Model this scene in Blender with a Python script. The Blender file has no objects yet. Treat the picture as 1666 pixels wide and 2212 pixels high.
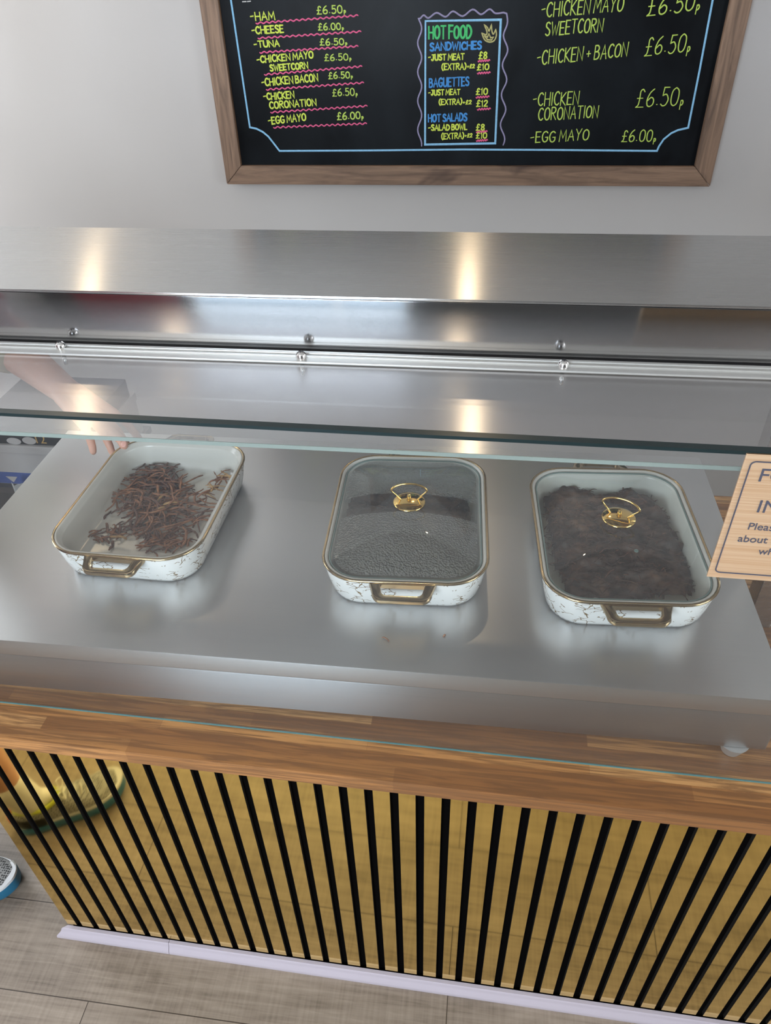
import bpy, bmesh, math, random
from mathutils import Vector, Matrix, noise
random.seed(11)
S = bpy.context.scene
C = S.collection
R = math.radians
PI = math.pi

# ------------------------------------------------------------------ camera
CAM_H, FPX = 1.8, 1600.13
YAW, PITCH, ROLL = R(-8.721), R(38.152), R(-2.093)
_f = Vector((math.sin(YAW)*math.cos(PITCH), math.cos(YAW)*math.cos(PITCH), -math.sin(PITCH)))
_r = Vector((math.cos(YAW), -math.sin(YAW), 0))
_u = _r.cross(_f)
_r, _u = math.cos(ROLL)*_r + math.sin(ROLL)*_u, -math.sin(ROLL)*_r + math.cos(ROLL)*_u
cam_data = bpy.data.cameras.new('camera')
cam = bpy.data.objects.new('camera', cam_data); C.objects.link(cam)
cam.matrix_world = Matrix(((_r.x, _u.x, -_f.x, 0), (_r.y, _u.y, -_f.y, 0), (_r.z, _u.z, -_f.z, CAM_H), (0, 0, 0, 1)))
cam_data.sensor_fit = 'VERTICAL'; cam_data.sensor_height = 24.0
cam_data.lens = FPX/2212*24.0
cam_data.clip_start = 0.02
S.camera = cam

def _ray(px, py):
    return (px-833)*_r - (py-1106)*_u + FPX*_f
def at(px, py, Y):            # the point of the plane y = Y that the photograph shows at a pixel
    d = _ray(px, py); t = Y/d.y
    return Vector((t*d.x, Y, CAM_H+t*d.z))
def atz(px, py, z):           # the same for a level plane
    d = _ray(px, py); t = (z-CAM_H)/d.z
    return Vector((t*d.x, t*d.y, z))

# ------------------------------------------------------------------ view, world, light
S.view_settings.view_transform = 'Standard'
S.view_settings.look = 'None'
S.view_settings.exposure = 0.0
S.view_settings.gamma = 1.0
S.view_settings.use_curve_mapping = False
S.cycles.use_denoising = True
S.cycles.max_bounces = 12
S.cycles.transparent_max_bounces = 16
S.cycles.caustics_reflective = False
S.cycles.caustics_refractive = False
S.cycles.sample_clamp_indirect = 4.0

W = bpy.data.worlds.new('world'); S.world = W; W.use_nodes = True
bg = W.node_tree.nodes['Background']
bg.inputs[0].default_value = (0.62, 0.78, 1.0, 1); bg.inputs[1].default_value = 0.9

def area(name, loc, target, sx, sy, power, col, spread=180):
    d = bpy.data.lights.new(name, 'AREA'); d.shape = 'RECTANGLE'; d.size = sx; d.size_y = sy
    d.energy = power; d.color = col; d.spread = R(spread)
    o = bpy.data.objects.new(name, d); C.objects.link(o); o.location = loc
    o.rotation_euler = (Vector(target)-Vector(loc)).to_track_quat('-Z', 'Y').to_euler()
    return o
XL, XR, YB, YW, ZC = -2.6, 2.7, -1.7, 2.45, 2.4
# daylight through the side window on the left and through the shop front behind the camera
area('side_window_daylight', (XL-0.03, 1.55, 1.5), (0, 1.55, 1.5), 1.5, 1.4, 36, (0.95, 0.98, 1.0))
area('added_right_fill', (XR+0.03, -0.35, 1.55), (0, -0.35, 1.35), 1.7, 1.3, 50, (0.96, 0.98, 1.0))  # unseen source on the right, added to brighten floor, worktop and wall
area('shop_door_low_daylight', (-0.95, YB-0.03, 0.60), (-0.95, 0, 0.60), 1.25, 1.1, 4.0, (0.62, 0.80, 1.0))
area('shop_door_sky_daylight', (-0.95, YB-0.03, 1.65), (-0.95, 0, 1.65), 1.25, 0.9, 74, (0.80, 0.90, 1.0))

# ------------------------------------------------------------------ materials
def nodes_of(name):
    m = bpy.data.materials.new(name); m.use_nodes = True
    nt = m.node_tree
    return m, nt, nt.nodes['Principled BSDF'], nt.nodes, nt.links
def srgb(r, g, b):
    f = lambda c: ((c/255+0.055)/1.055)**2.4 if c > 10 else c/255/12.92
    return (f(r), f(g), f(b), 1)
def mat(name, col, rough=0.5, metal=0.0, spec=0.5):
    m, nt, p, N, L = nodes_of(name)
    p.inputs['Base Color'].default_value = col if len(col) == 4 else (*col, 1)
    p.inputs['Roughness'].default_value = rough; p.inputs['Metallic'].default_value = metal
    p.inputs['Specular IOR Level'].default_value = spec
    return m
def coords(N, L, scale, kind='Object', rot=(0, 0, 0)):
    tc = N.new('ShaderNodeTexCoord'); mp = N.new('ShaderNodeMapping')
    mp.inputs['Scale'].default_value = scale; mp.inputs['Rotation'].default_value = rot
    L.new(tc.outputs[kind], mp.inputs['Vector']); return mp.outputs[0]
def noise_tex(N, L, vec, scale, detail=4, rough=0.55, dist=0.0):
    n = N.new('ShaderNodeTexNoise'); n.inputs['Scale'].default_value = scale
    n.inputs['Detail'].default_value = detail; n.inputs['Roughness'].default_value = rough
    n.inputs['Distortion'].default_value = dist
    L.new(vec, n.inputs['Vector']); return n.outputs['Fac']
def ramp(N, L, fac, stops):
    r = N.new('ShaderNodeValToRGB'); e = r.color_ramp.elements
    while len(e) < len(stops): e.new(0.5)
    for el, (p, c) in zip(e, stops): el.position = p; el.color = c if len(c) == 4 else (*c, 1)
    L.new(fac, r.inputs[0]); return r.outputs[0]
def mixc(N, L, fac, a, b, mode='MIX'):
    m = N.new('ShaderNodeMix'); m.data_type = 'RGBA'; m.blend_type = mode
    for s, v in ((0, fac), (6, a), (7, b)):
        if hasattr(v, 'is_output'): L.new(v, m.inputs[s])
        else: m.inputs[s].default_value = v
    return m.outputs[2]
def mth(N, L, op, a, b=0.0, clamp=False):
    m = N.new('ShaderNodeMath'); m.operation = op; m.use_clamp = clamp
    for s, v in ((0, a), (1, b)):
        if hasattr(v, 'is_output'): L.new(v, m.inputs[s])
        else: m.inputs[s].default_value = v
    return m.outputs[0]
def bump(N, L, p, h, strength, dist=0.002):
    b = N.new('ShaderNodeBump'); b.inputs['Strength'].default_value = strength; b.inputs['Distance'].default_value = dist
    L.new(h, b.inputs['Height']); L.new(b.outputs[0], p.inputs['Normal']); return b

def brushed(name, col, rough=0.30, aniso=0.92, streak=0.04):
    """stainless steel with fine horizontal brush lines along x"""
    m, nt, p, N, L = nodes_of(name)
    v = coords(N, L, (1.2, 900, 900)); n1 = noise_tex(N, L, v, 1.0, 3)
    v2 = coords(N, L, (0.8, 2.0, 2.0)); n2 = noise_tex(N, L, v2, 2.2, 5)
    f = mth(N, L, 'ADD', mth(N, L, 'MULTIPLY', n1, 0.6), mth(N, L, 'MULTIPLY', n2, 0.4))
    a = [c*(1-streak) for c in col[:3]]; b = [min(1, c*(1+streak)) for c in col[:3]]
    L.new(ramp(N, L, f, [(0.3, a), (0.7, b)]), p.inputs['Base Color'])
    L.new(mth(N, L, 'ADD', mth(N, L, 'MULTIPLY', n1, 0.03), rough-0.015), p.inputs['Roughness'])
    p.inputs['Metallic'].default_value = 1.0
    p.inputs['Anisotropic'].default_value = aniso
    t = N.new('ShaderNodeCombineXYZ'); t.inputs[1].default_value = 0.7071; t.inputs[2].default_value = 0.7071
    L.new(t.outputs[0], p.inputs['Tangent'])
    return m
STEEL = brushed('brushed stainless steel', (0.60, 0.60, 0.595), 0.27, 0.95, 0.03)
FASCIA = brushed('bright brushed steel', (0.46, 0.46, 0.465), 0.11, 0.85)
HOUSING = brushed('hot plate housing steel', (0.53, 0.54, 0.56), 0.29, 0.92)
PLATE = brushed('hot plate steel', (0.62, 0.62, 0.625), 0.33, 0.70, 0.03)
ALU = mat('satin aluminium', (0.80, 0.80, 0.78), 0.42, 0.75)
PLAIN_STEEL = mat('plain steel', (0.55, 0.55, 0.56), 0.22, 1.0)
FOOTSTEEL = mat('turned steel', (0.66, 0.66, 0.65), 0.42, 0.75)
SCREW = mat('bright screw steel', (0.75, 0.74, 0.73), 0.12, 1.0)
DARK_GAP = mat('dark joint', (0.03, 0.03, 0.035), 0.6)

def wall_mat(name, col):
    m, nt, p, N, L = nodes_of(name)
    n = noise_tex(N, L, coords(N, L, (1, 1, 1)), 260, 3)
    n2 = noise_tex(N, L, coords(N, L, (1, 1, 1)), 1.5, 3)
    L.new(mixc(N, L, n2, [c*0.97 for c in col[:3]]+[1], [min(1, c*1.03) for c in col[:3]]+[1]), p.inputs['Base Color'])
    p.inputs['Roughness'].default_value = 0.6; bump(N, L, p, n, 0.12, 0.001); return m
WALL = wall_mat('grey wall paint', (0.482, 0.46, 0.447))
DARKWALL = wall_mat('charcoal wall paint', (0.10, 0.10, 0.105))
CEIL = wall_mat('white ceiling paint', (0.78, 0.77, 0.75))
WHITE = mat('white paint', (0.75, 0.74, 0.74), 0.35)
SKIRT = mat('lilac white skirting', srgb(190, 181, 190), 0.4)
REDWALL = mat('maroon wall paint', srgb(150, 52, 66), 0.6)
BLACKPL = mat('black plastic', (0.012, 0.012, 0.013), 0.45)

def floor_mat():
    m, nt, p, N, L = nodes_of('grey oak vinyl planks')
    tc = N.new('ShaderNodeTexCoord'); mp = N.new('ShaderNodeMapping')
    mp.inputs['Location'].default_value = (0.766, -0.510, 0)
    L.new(tc.outputs['Object'], mp.inputs[0])
    br = N.new('ShaderNodeTexBrick'); br.offset = 0.37; br.offset_frequency = 2
    br.inputs['Scale'].default_value = 1.0; br.inputs['Brick Width'].default_value = 1.22
    br.inputs['Row Height'].default_value = 0.186; br.inputs['Mortar Size'].default_value = 0.0011
    br.inputs['Mortar Smooth'].default_value = 0.3
    br.inputs['Color1'].default_value = (0.46, 0.46, 0.46, 1); br.inputs['Color2'].default_value = (0.54, 0.54, 0.54, 1)
    br.inputs['Mortar'].default_value = (0, 0, 0, 1)
    L.new(mp.outputs[0], br.inputs['Vector'])
    g1 = noise_tex(N, L, coords(N, L, (3, 60, 1)), 1.6, 8, 0.65, 0.6)
    g2 = noise_tex(N, L, coords(N, L, (1.5, 5, 1)), 1.7, 6, 0.6, 1.4)
    saw = noise_tex(N, L, coords(N, L, (140, 6, 1)), 1.0, 3)
    f = mth(N, L, 'ADD', mth(N, L, 'MULTIPLY', g1, 0.5), mth(N, L, 'MULTIPLY', g2, 0.5))
    f = mth(N, L, 'ADD', f, mth(N, L, 'MULTIPLY', mth(N, L, 'SUBTRACT', saw, 0.5), 0.22))
    c = ramp(N, L, f, [(0.30, srgb(101, 90, 80)), (0.47, srgb(143, 130, 117)), (0.66, srgb(170, 156, 141))])
    c = mixc(N, L, 1.0, c, mixc(N, L, 1.0, br.outputs['Color'], (2, 2, 2, 1), 'MULTIPLY'), 'MULTIPLY')
    c = mixc(N, L, br.outputs['Fac'], c, srgb(62, 54, 48))
    L.new(c, p.inputs['Base Color']); p.inputs['Roughness'].default_value = 0.42
    bump(N, L, p, f, 0.15, 0.001)
    return m
FLOOR = floor_mat()

def oak_mat():
    m, nt, p, N, L = nodes_of('oiled oak staves')
    tc = N.new('ShaderNodeTexCoord'); mp = N.new('ShaderNodeMapping')
    mp.inputs['Location'].default_value = (0.335, -0.6085, 0)
    L.new(tc.outputs['Object'], mp.inputs[0])
    # flatten z so that the front edge shows the same stave as the top
    sep = N.new('ShaderNodeSeparateXYZ'); L.new(mp.outputs[0], sep.inputs[0])
    cmb = N.new('ShaderNodeCombineXYZ'); L.new(sep.outputs[0], cmb.inputs[0])
    L.new(mth(N, L, 'MAXIMUM', sep.outputs[1], 0.004), cmb.inputs[1])
    br = N.new('ShaderNodeTexBrick'); br.offset = 0.43; br.offset_frequency = 2; br.squash = 1.25; br.squash_frequency = 3
    br.inputs['Scale'].default_value = 1.0; br.inputs['Brick Width'].default_value = 0.335
    br.inputs['Row Height'].default_value = 0.024; br.inputs['Mortar Size'].default_value = 0.0002
    br.inputs['Color1'].default_value = (0.02, 0.02, 0.02, 1); br.inputs['Color2'].default_value = (0.98, 0.98, 0.98, 1)
    br.inputs['Mortar'].default_value = (0.15, 0.15, 0.15, 1)
    L.new(cmb.outputs[0], br.inputs['Vector'])
    g = noise_tex(N, L, coords(N, L, (6, 130, 130)), 1.0, 6, 0.6, 0.8)
    g2 = noise_tex(N, L, coords(N, L, (2, 16, 16)), 1.3, 4, 0.6, 1.8)
    stave = ramp(N, L, br.outputs['Color'], [(0.0, srgb(122, 78, 44)), (0.35, srgb(172, 120, 70)), (0.7, srgb(194, 141, 86)), (1.0, srgb(218, 170, 112))])
    c = mixc(N, L, mth(N, L, 'MULTIPLY', ramp(N, L, g, [(0.44, (1, 1, 1)), (0.58, (0, 0, 0))]), 0.75), stave, srgb(98, 66, 42))
    c = mixc(N, L, mth(N, L, 'MULTIPLY', g2, 0.30), c, srgb(174, 124, 76))
    L.new(c, p.inputs['Base Color']); p.inputs['Roughness'].default_value = 0.42
    bump(N, L, p, g, 0.1, 0.0006)
    return m
OAK = oak_mat()

def frame_wood():
    m, nt, p, N, L = nodes_of('stained pine')
    g = noise_tex(N, L, coords(N, L, (3, 40, 40)), 1.4, 6, 0.6, 1.2)
    k = noise_tex(N, L, coords(N, L, (3.2, 6, 6)), 1.6, 3, 0.5, 0.6)
    c = ramp(N, L, g, [(0.3, srgb(92, 72, 58)), (0.55, srgb(128, 102, 83)), (0.75, srgb(150, 122, 100))])
    c = mixc(N, L, ramp(N, L, k, [(0.62, (0, 0, 0)), (0.72, (0.85, 0.85, 0.85))]), c, srgb(58, 40, 33))
    L.new(c, p.inputs['Base Color']); p.inputs['Roughness'].default_value = 0.55
    bump(N, L, p, g, 0.15, 0.001); return m
PINE = frame_wood()

def board_mat():
    m, nt, p, N, L = nodes_of('black chalkboard')
    n = noise_tex(N, L, coords(N, L, (2.0, 1, 1.2)), 2.0, 5, 0.6, 0.5)
    L.new(ramp(N, L, n, [(0.35, srgb(10, 12, 15)), (0.7, srgb(26, 30, 34))]), p.inputs['Base Color'])
    p.inputs['Roughness'].default_value = 0.36; p.inputs['Specular IOR Level'].default_value = 0.10; return m
BOARD = board_mat()
def chalk(name, col):
    m, nt, p, N, L = nodes_of(name)
    n = noise_tex(N, L, coords(N, L, (1, 1, 1)), 190, 3)
    L.new(mixc(N, L, n, [c*0.72 for c in col[:3]]+[1], [min(1, c*1.2) for c in col[:3]]+[1]), p.inputs['Base Color'])
    p.inputs['Roughness'].default_value = 0.7; return m
CH = {'y': chalk('yellow green chalk', srgb(205, 222, 84)), 'r': chalk('thin green chalk', srgb(182, 208, 92)),
      'b': chalk('light blue chalk', srgb(135, 190, 226)), 'd': chalk('blue chalk', srgb(62, 138, 205)),
      'g': chalk('green chalk', srgb(66, 186, 108)), 'p': chalk('pink chalk', srgb(222, 92, 138)),
      'v': chalk('dusty violet chalk', srgb(142, 136, 170)), 'o': chalk('pale olive chalk', srgb(176, 170, 112)),
      'w': chalk('white chalk', srgb(215, 215, 215))}

GOLDMIRROR = mat('gold mirror laminate', (0.88, 0.62, 0.175), 0.05, 1.0)
SLATSIDE = mat('dark slat side', srgb(36, 34, 32), 0.8, 0.0, 0.1)
FELT = mat('black felt', srgb(8, 7, 7), 0.95, 0.0, 0.03)
GOLD = mat('polished gold', (0.83, 0.58, 0.20), 0.10, 1.0)
DISHGOLD = mat('antique gold glaze', (0.44, 0.335, 0.19), 0.16, 1.0)

def pane_mat(name, tint=(0.97, 0.985, 0.98), haze=0.0, hazecol=(0.8, 0.8, 0.8), hazerough=0.35, ior=1.5, refl_veil=False):
    """thin clear glass: what lies behind shows straight through, with a Fresnel reflection and an optional mixed-in veil imitating reflected haze"""
    m = bpy.data.materials.new(name); m.use_nodes = True; nt = m.node_tree; N, L = nt.nodes, nt.links
    N.remove(N['Principled BSDF']); out = N['Material Output']
    tr = N.new('ShaderNodeBsdfTransparent'); tr.inputs[0].default_value = (*tint, 1)
    gl = N.new('ShaderNodeBsdfGlossy'); gl.inputs['Roughness'].default_value = 0.02
    fr = N.new('ShaderNodeFresnel'); fr.inputs[0].default_value = ior
    ge = N.new('ShaderNodeNewGeometry')          # a face seen from inside the sheet only lets light through
    rf = mth(N, L, 'MULTIPLY', fr.outputs[0], mth(N, L, 'SUBTRACT', 1.0, ge.outputs['Backfacing']))
    mx = N.new('ShaderNodeMixShader'); L.new(rf, mx.inputs[0]); L.new(tr.outputs[0], mx.inputs[1]); L.new(gl.outputs[0], mx.inputs[2])
    res = mx.outputs[0]
    if haze > 0:
        p = N.new('ShaderNodeBsdfPrincipled'); p.inputs['Base Color'].default_value = (*hazecol, 1)
        p.inputs['Roughness'].default_value = hazerough
        fac = haze
        if refl_veil:
            p.inputs['Metallic'].default_value = 1.0; p.inputs['Anisotropic'].default_value = 0.8
            t = N.new('ShaderNodeCombineXYZ'); t.inputs[1].default_value = 1.0
            L.new(t.outputs[0], p.inputs['Tangent'])
            st = noise_tex(N, L, coords(N, L, (2.5, 300, 1)), 1.0, 3)
            sp = noise_tex(N, L, coords(N, L, (1.2, 2.5, 1)), 2.0, 4)
            fac = mth(N, L, 'ADD', haze-0.10, mth(N, L, 'ADD', mth(N, L, 'MULTIPLY', st, 0.10), mth(N, L, 'MULTIPLY', sp, 0.10)))
        m2 = N.new('ShaderNodeMixShader')
        if hasattr(fac, 'is_output'): L.new(fac, m2.inputs[0])
        else: m2.inputs[0].default_value = fac
        L.new(res, m2.inputs[1]); L.new(p.outputs[0], m2.inputs[2]); res = m2.outputs[0]
    L.new(res, out.inputs['Surface'])
    return m
GLASS = pane_mat('clear glass')
FRONTGLASS = pane_mat('front screen glass', (0.97, 0.98, 0.975), 0.018, (0.75, 0.77, 0.8), 0.5)
TOPGLASS = pane_mat('glass with painted reflection veil', (0.95, 0.965, 0.96), 0.32, (0.86, 0.85, 0.88), 0.22, refl_veil=True)  # streaky metal sheen mixed in, imitating the reflection that veils the top pane
LIDGLASS = pane_mat('lid glass', (0.93, 0.955, 0.945))
EDGE_DARK = mat('dark teal glass edge', srgb(28, 44, 46), 0.3)
EDGE_PALE = mat('pale green glass edge', srgb(150, 162, 157), 0.25)
EDGE_TEAL = mat('teal glass edge', srgb(84, 130, 132), 0.2)
LIDEDGE = mat('grey green lid edge', srgb(120, 138, 134), 0.12)

def fog_mat():
    """condensation: beads of water on the underside of a lid, sparser in a band across the middle"""
    m = bpy.data.materials.new('condensation beads'); m.use_nodes = True; nt = m.node_tree; N, L = nt.nodes, nt.links
    p = N['Principled BSDF']; out = N['Material Output']
    tc = N.new('ShaderNodeTexCoord'); sep = N.new('ShaderNodeSeparateXYZ'); L.new(tc.outputs['Object'], sep.inputs[0])
    def beads(scale):
        vo = N.new('ShaderNodeTexVoronoi'); vo.feature = 'SMOOTH_F1'; vo.inputs['Smoothness'].default_value = 0.25
        vo.inputs['Scale'].default_value = scale; L.new(tc.outputs['Object'], vo.inputs['Vector']); return vo.outputs['Distance']
    v1 = beads(300); v2 = beads(105)
    wob = noise_tex(N, L, coords(N, L, (1, 1, 1)), 9, 3)
    y = mth(N, L, 'ADD', sep.outputs[1], mth(N, L, 'MULTIPLY', mth(N, L, 'SUBTRACT', wob, 0.5), 0.03))
    # band with few beads: y between -0.012 and 0.045
    band = mth(N, L, 'MULTIPLY', mth(N, L, 'GREATER_THAN', y, -0.02), mth(N, L, 'LESS_THAN', y, 0.032))
    dense = mth(N, L, 'SUBTRACT', 1.0, band)
    h1 = ramp(N, L, v1, [(0.0, (1, 1, 1)), (0.70, (0, 0, 0))])
    pick = noise_tex(N, L, coords(N, L, (0.7, 2.2, 1)), 42, 2)
    h2 = mth(N, L, 'MULTIPLY', ramp(N, L, v2, [(0.12, (1, 1, 1)), (0.30, (0, 0, 0))]), mth(N, L, 'GREATER_THAN', pick, 0.55))
    h = mth(N, L, 'ADD', mth(N, L, 'MULTIPLY', h1, dense), mth(N, L, 'MULTIPLY', h2, 0.8))
    p.inputs['Base Color'].default_value = srgb(138, 133, 126); p.inputs['Roughness'].default_value = 0.06
    p.inputs['Specular IOR Level'].default_value = 0.9
    bump(N, L, p, h, 1.0, 0.008)
    tr = N.new('ShaderNodeBsdfTransparent'); tr.inputs[0].default_value = (0.9, 0.91, 0.91, 1)
    fac = mth(N, L, 'ADD', 0.10, mth(N, L, 'MULTIPLY', mth(N, L, 'ADD', dense, h2, True), 0.60))
    mx = N.new('ShaderNodeMixShader'); L.new(fac, mx.inputs[0]); L.new(tr.outputs[0], mx.inputs[1]); L.new(p.outputs[0], mx.inputs[2])
    L.new(mx.outputs[0], out.inputs['Surface']); return m
FOG = fog_mat()

def marble_mat():
    m, nt, p, N, L = nodes_of('white glaze with gold cracks')
    tc = N.new('ShaderNodeTexCoord')
    d = N.new('ShaderNodeTexNoise'); d.inputs['Scale'].default_value = 22; d.inputs['Detail'].default_value = 4
    L.new(tc.outputs['Object'], d.inputs['Vector'])
    ad = N.new('ShaderNodeVectorMath'); ad.operation = 'MULTIPLY_ADD'
    ad.inputs[1].default_value = (0.035, 0.035, 0.035); L.new(d.outputs['Color'], ad.inputs[0]); L.new(tc.outputs['Object'], ad.inputs[2])
    def cracks(scale, w, thr, ns):
        mp = N.new('ShaderNodeMapping'); mp.inputs['Scale'].default_value = (1, 1, 1.8); L.new(ad.outputs[0], mp.inputs[0])
        vo = N.new('ShaderNodeTexVoronoi'); vo.feature = 'DISTANCE_TO_EDGE'; vo.inputs['Scale'].default_value = scale
        L.new(mp.outputs[0], vo.inputs['Vector'])
        pick = noise_tex(N, L, tc.outputs['Object'], ns, 3)
        return mth(N, L, 'MULTIPLY', mth(N, L, 'LESS_THAN', vo.outputs['Distance'], w), mth(N, L, 'GREATER_THAN', pick, thr))
    f = mth(N, L, 'MAXIMUM', cracks(21, 0.013, 0.50, 26), cracks(47, 0.034, 0.53, 51))
    L.new(mixc(N, L, f, srgb(240, 240, 237), srgb(128, 104, 66)), p.inputs['Base Color'])
    p.inputs['Roughness'].default_value = 0.16; return m
MARBLE = marble_mat()
GLAZE = mat('white glaze', srgb(205, 203, 196), 0.18)

def meat_mat(name, a, b, c, scale=60):
    m, nt, p, N, L = nodes_of(name)
    n = noise_tex(N, L, coords(N, L, (1, 1, 1)), scale, 5, 0.65)
    L.new(ramp(N, L, n, [(0.3, a), (0.52, b), (0.75, c)]), p.inputs['Base Color'])
    p.inputs['Roughness'].default_value = 0.48; bump(N, L, p, n, 0.35, 0.002); return m
MEAT = meat_mat('pulled meat', srgb(84, 52, 34), srgb(134, 88, 60), srgb(178, 124, 82))
MEAT2 = meat_mat('darker pulled meat', srgb(58, 37, 31), srgb(96, 62, 50), srgb(130, 88, 66))
FAT = meat_mat('pale strip of fat', srgb(140, 108, 66), srgb(168, 132, 84), srgb(190, 156, 104))
BEEF = meat_mat('dark stewed meat', srgb(40, 28, 24), srgb(74, 52, 44), srgb(118, 86, 66), 34)

# ------------------------------------------------------------------ geometry helpers
def obj(name, bm, m, parent=None, smooth=False, world=True, autosmooth=None, recalc=True):
    me = bpy.data.meshes.new(name)
    if recalc: bmesh.ops.recalc_face_normals(bm, faces=bm.faces)
    bm.to_mesh(me); bm.free()
    if smooth:
        for pl in me.polygons: pl.use_smooth = True
    for mm in (m if isinstance(m, (list, tuple)) else [m]): me.materials.append(mm)
    o = bpy.data.objects.new(name, me); C.objects.link(o)
    if autosmooth is not None and smooth:
        try: me.set_sharp_from_angle(angle=R(autosmooth))
        except Exception: pass
    if parent is not None:
        o.parent = parent
        if world: o.location = -world_loc(parent)
    return o
def world_loc(o):
    v = Vector(o.location); q = o.parent
    while q is not None: v += q.location; q = q.parent
    return v
def tag(o, label, cat, group=None, kind=None):
    o['label'] = label; o['category'] = cat
    if group: o['group'] = group
    if kind: o['kind'] = kind
    return o
def thing(name, label, cat, loc=(0, 0, 0), rotz=0.0, group=None):
    o = bpy.data.objects.new(name, None); C.objects.link(o); o.empty_display_size = 0.05
    o.location = loc; o.rotation_euler = (0, 0, rotz)
    return tag(o, label, cat, group)
def struct(name, bm, m, parent=None):
    o = obj(name, bm, m, parent)
    if parent is None: o['kind'] = 'structure'
    return o
def box(bm, x0, x1, y0, y1, z0, z1, bev=0.0, mi=0):
    r = bmesh.ops.create_cube(bm, size=1.0)
    vs = r['verts']
    for v in vs:
        v.co = Vector(((x0+x1)/2+v.co.x*(x1-x0), (y0+y1)/2+v.co.y*(y1-y0), (z0+z1)/2+v.co.z*(z1-z0)))
    fs = set(f for v in vs for f in v.link_faces)
    for f in fs: f.material_index = mi
    if bev > 0:
        es = set(e for v in vs for e in v.link_edges)
        bmesh.ops.bevel(bm, geom=list(es), offset=bev, segments=2, profile=0.7, affect='EDGES')
    return bm
def bx(*a, **k): return box(bmesh.new(), *a, **k)
def loft(bm, loops, cap0=False, cap1=False, closed=True, mi=0):
    rings = [[bm.verts.new(c) for c in lp] for lp in loops]
    n = len(rings[0])
    for a, b in zip(rings, rings[1:]):
        for i in range(n if closed else n-1):
            f = bm.faces.new((a[i], a[(i+1) % n], b[(i+1) % n], b[i])); f.material_index = mi
    if cap0: bm.faces.new(rings[0][::-1]).material_index = mi
    if cap1: bm.faces.new(rings[-1]).material_index = mi
    return bm
def tube(bm, pts, r, sides=10, closed=False, mi=0, flat=1.0, caps=True):
    """a tube along a polyline; r a number or one radius per point"""
    pts = [Vector(p) for p in pts]; n = len(pts)
    rs = r if isinstance(r, (list, tuple)) else [r]*n
    loops = []; prev = None
    for i in range(n):
        if closed: t = pts[(i+1) % n]-pts[i-1]
        else: t = pts[min(i+1, n-1)]-pts[max(i-1, 0)]
        t.normalize()
        if prev is None:
            up = Vector((0, 0, 1)) if abs(t.z) < 0.9 else Vector((0, 1, 0))
            a = t.cross(up).normalized()
        else:
            a = (prev-t*prev.dot(t)).normalized()
        prev = a; b = t.cross(a)
        loops.append([pts[i]+rs[i]*(math.cos(2*PI*k/sides)*a+flat*math.sin(2*PI*k/sides)*b) for k in range(sides)])
    if closed: loft(bm, loops+[loops[0]], mi=mi)
    else: loft(bm, loops, caps, caps, mi=mi)
    if closed: bmesh.ops.remove_doubles(bm, verts=bm.verts, dist=1e-6)
    return bm
def lathe(bm, prof, n=32, c=(0, 0, 0), mi=0):
    c = Vector(c)
    loops = [[c+Vector((max(r, 1e-5)*math.cos(2*PI*k/n), max(r, 1e-5)*math.sin(2*PI*k/n), z)) for k in range(n)] for r, z in prof]
    return loft(bm, loops, True, True, mi=mi)
def rrect(w, l, r, n=8):
    r = max(min(r, w/2-1e-4, l/2-1e-4), 1e-4); p = []
    for cx, cy, a0 in ((w/2-r, l/2-r, 0), (-w/2+r, l/2-r, 90), (-w/2+r, -l/2+r, 180), (w/2-r, -l/2+r, 270)):
        for k in range(n+1):
            a = R(a0+90*k/n); p.append((cx+r*math.cos(a), cy+r*math.sin(a)))
    return p
def spline(pts, sub=6, closed=False):
    P = [Vector(p) for p in pts]; n = len(P); out = []
    rng = range(n if closed else n-1)
    for i in rng:
        p0 = P[(i-1) % n] if closed or i > 0 else P[0]
        p1, p2 = P[i], P[(i+1) % n]
        p3 = P[(i+2) % n] if closed or i+2 < n else P[-1]
        for k in range(sub):
            t = k/sub
            out.append(0.5*((2*p1)+(p2-p0)*t+(2*p0-5*p1+4*p2-p3)*t*t+(3*p1-p0-3*p2+p3)*t**3))
    if not closed: out.append(P[-1])
    return out

# ------------------------------------------------------------------ the room
struct('floor', bx(XL-0.2, XR+0.2, YB-3.0, YW+0.2, -0.1, 0.0), FLOOR)
struct('ceiling', bx(XL-0.2, XR+0.2, YB-0.2, YW+0.2, ZC, ZC+0.1), CEIL)
struct('wall_back', bx(XL-0.2, XR+0.2, YW, YW+0.15, 0, ZC), WALL)
bm = bx(XR, XR+0.15, YB-0.2, -1.2, 0, ZC)
box(bm, XR, XR+0.15, 0.5, YW, 0, ZC); box(bm, XR, XR+0.15, -1.2, 0.5, 0, 0.9); box(bm, XR, XR+0.15, -1.2, 0.5, 2.2, ZC)
struct('wall_right', bm, WALL)
bm = bx(XL-0.15, XL, YB-0.2, 0.8, 0, ZC)
box(bm, XL-0.15, XL, 2.3, YW, 0, ZC); box(bm, XL-0.15, XL, 0.8, 2.3, 0, 0.8); box(bm, XL-0.15, XL, 0.8, 2.3, 2.2, ZC)
struct('wall_left', bm, WALL)
bm = bx(XL, -1.62, YB-0.15, YB, 0, ZC)
box(bm, -0.28, XR, YB-0.15, YB, 0, ZC); box(bm, -1.62, -0.28, YB-0.15, YB, 2.12, ZC)
struct('wall_front', bm, DARKWALL)
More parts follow.
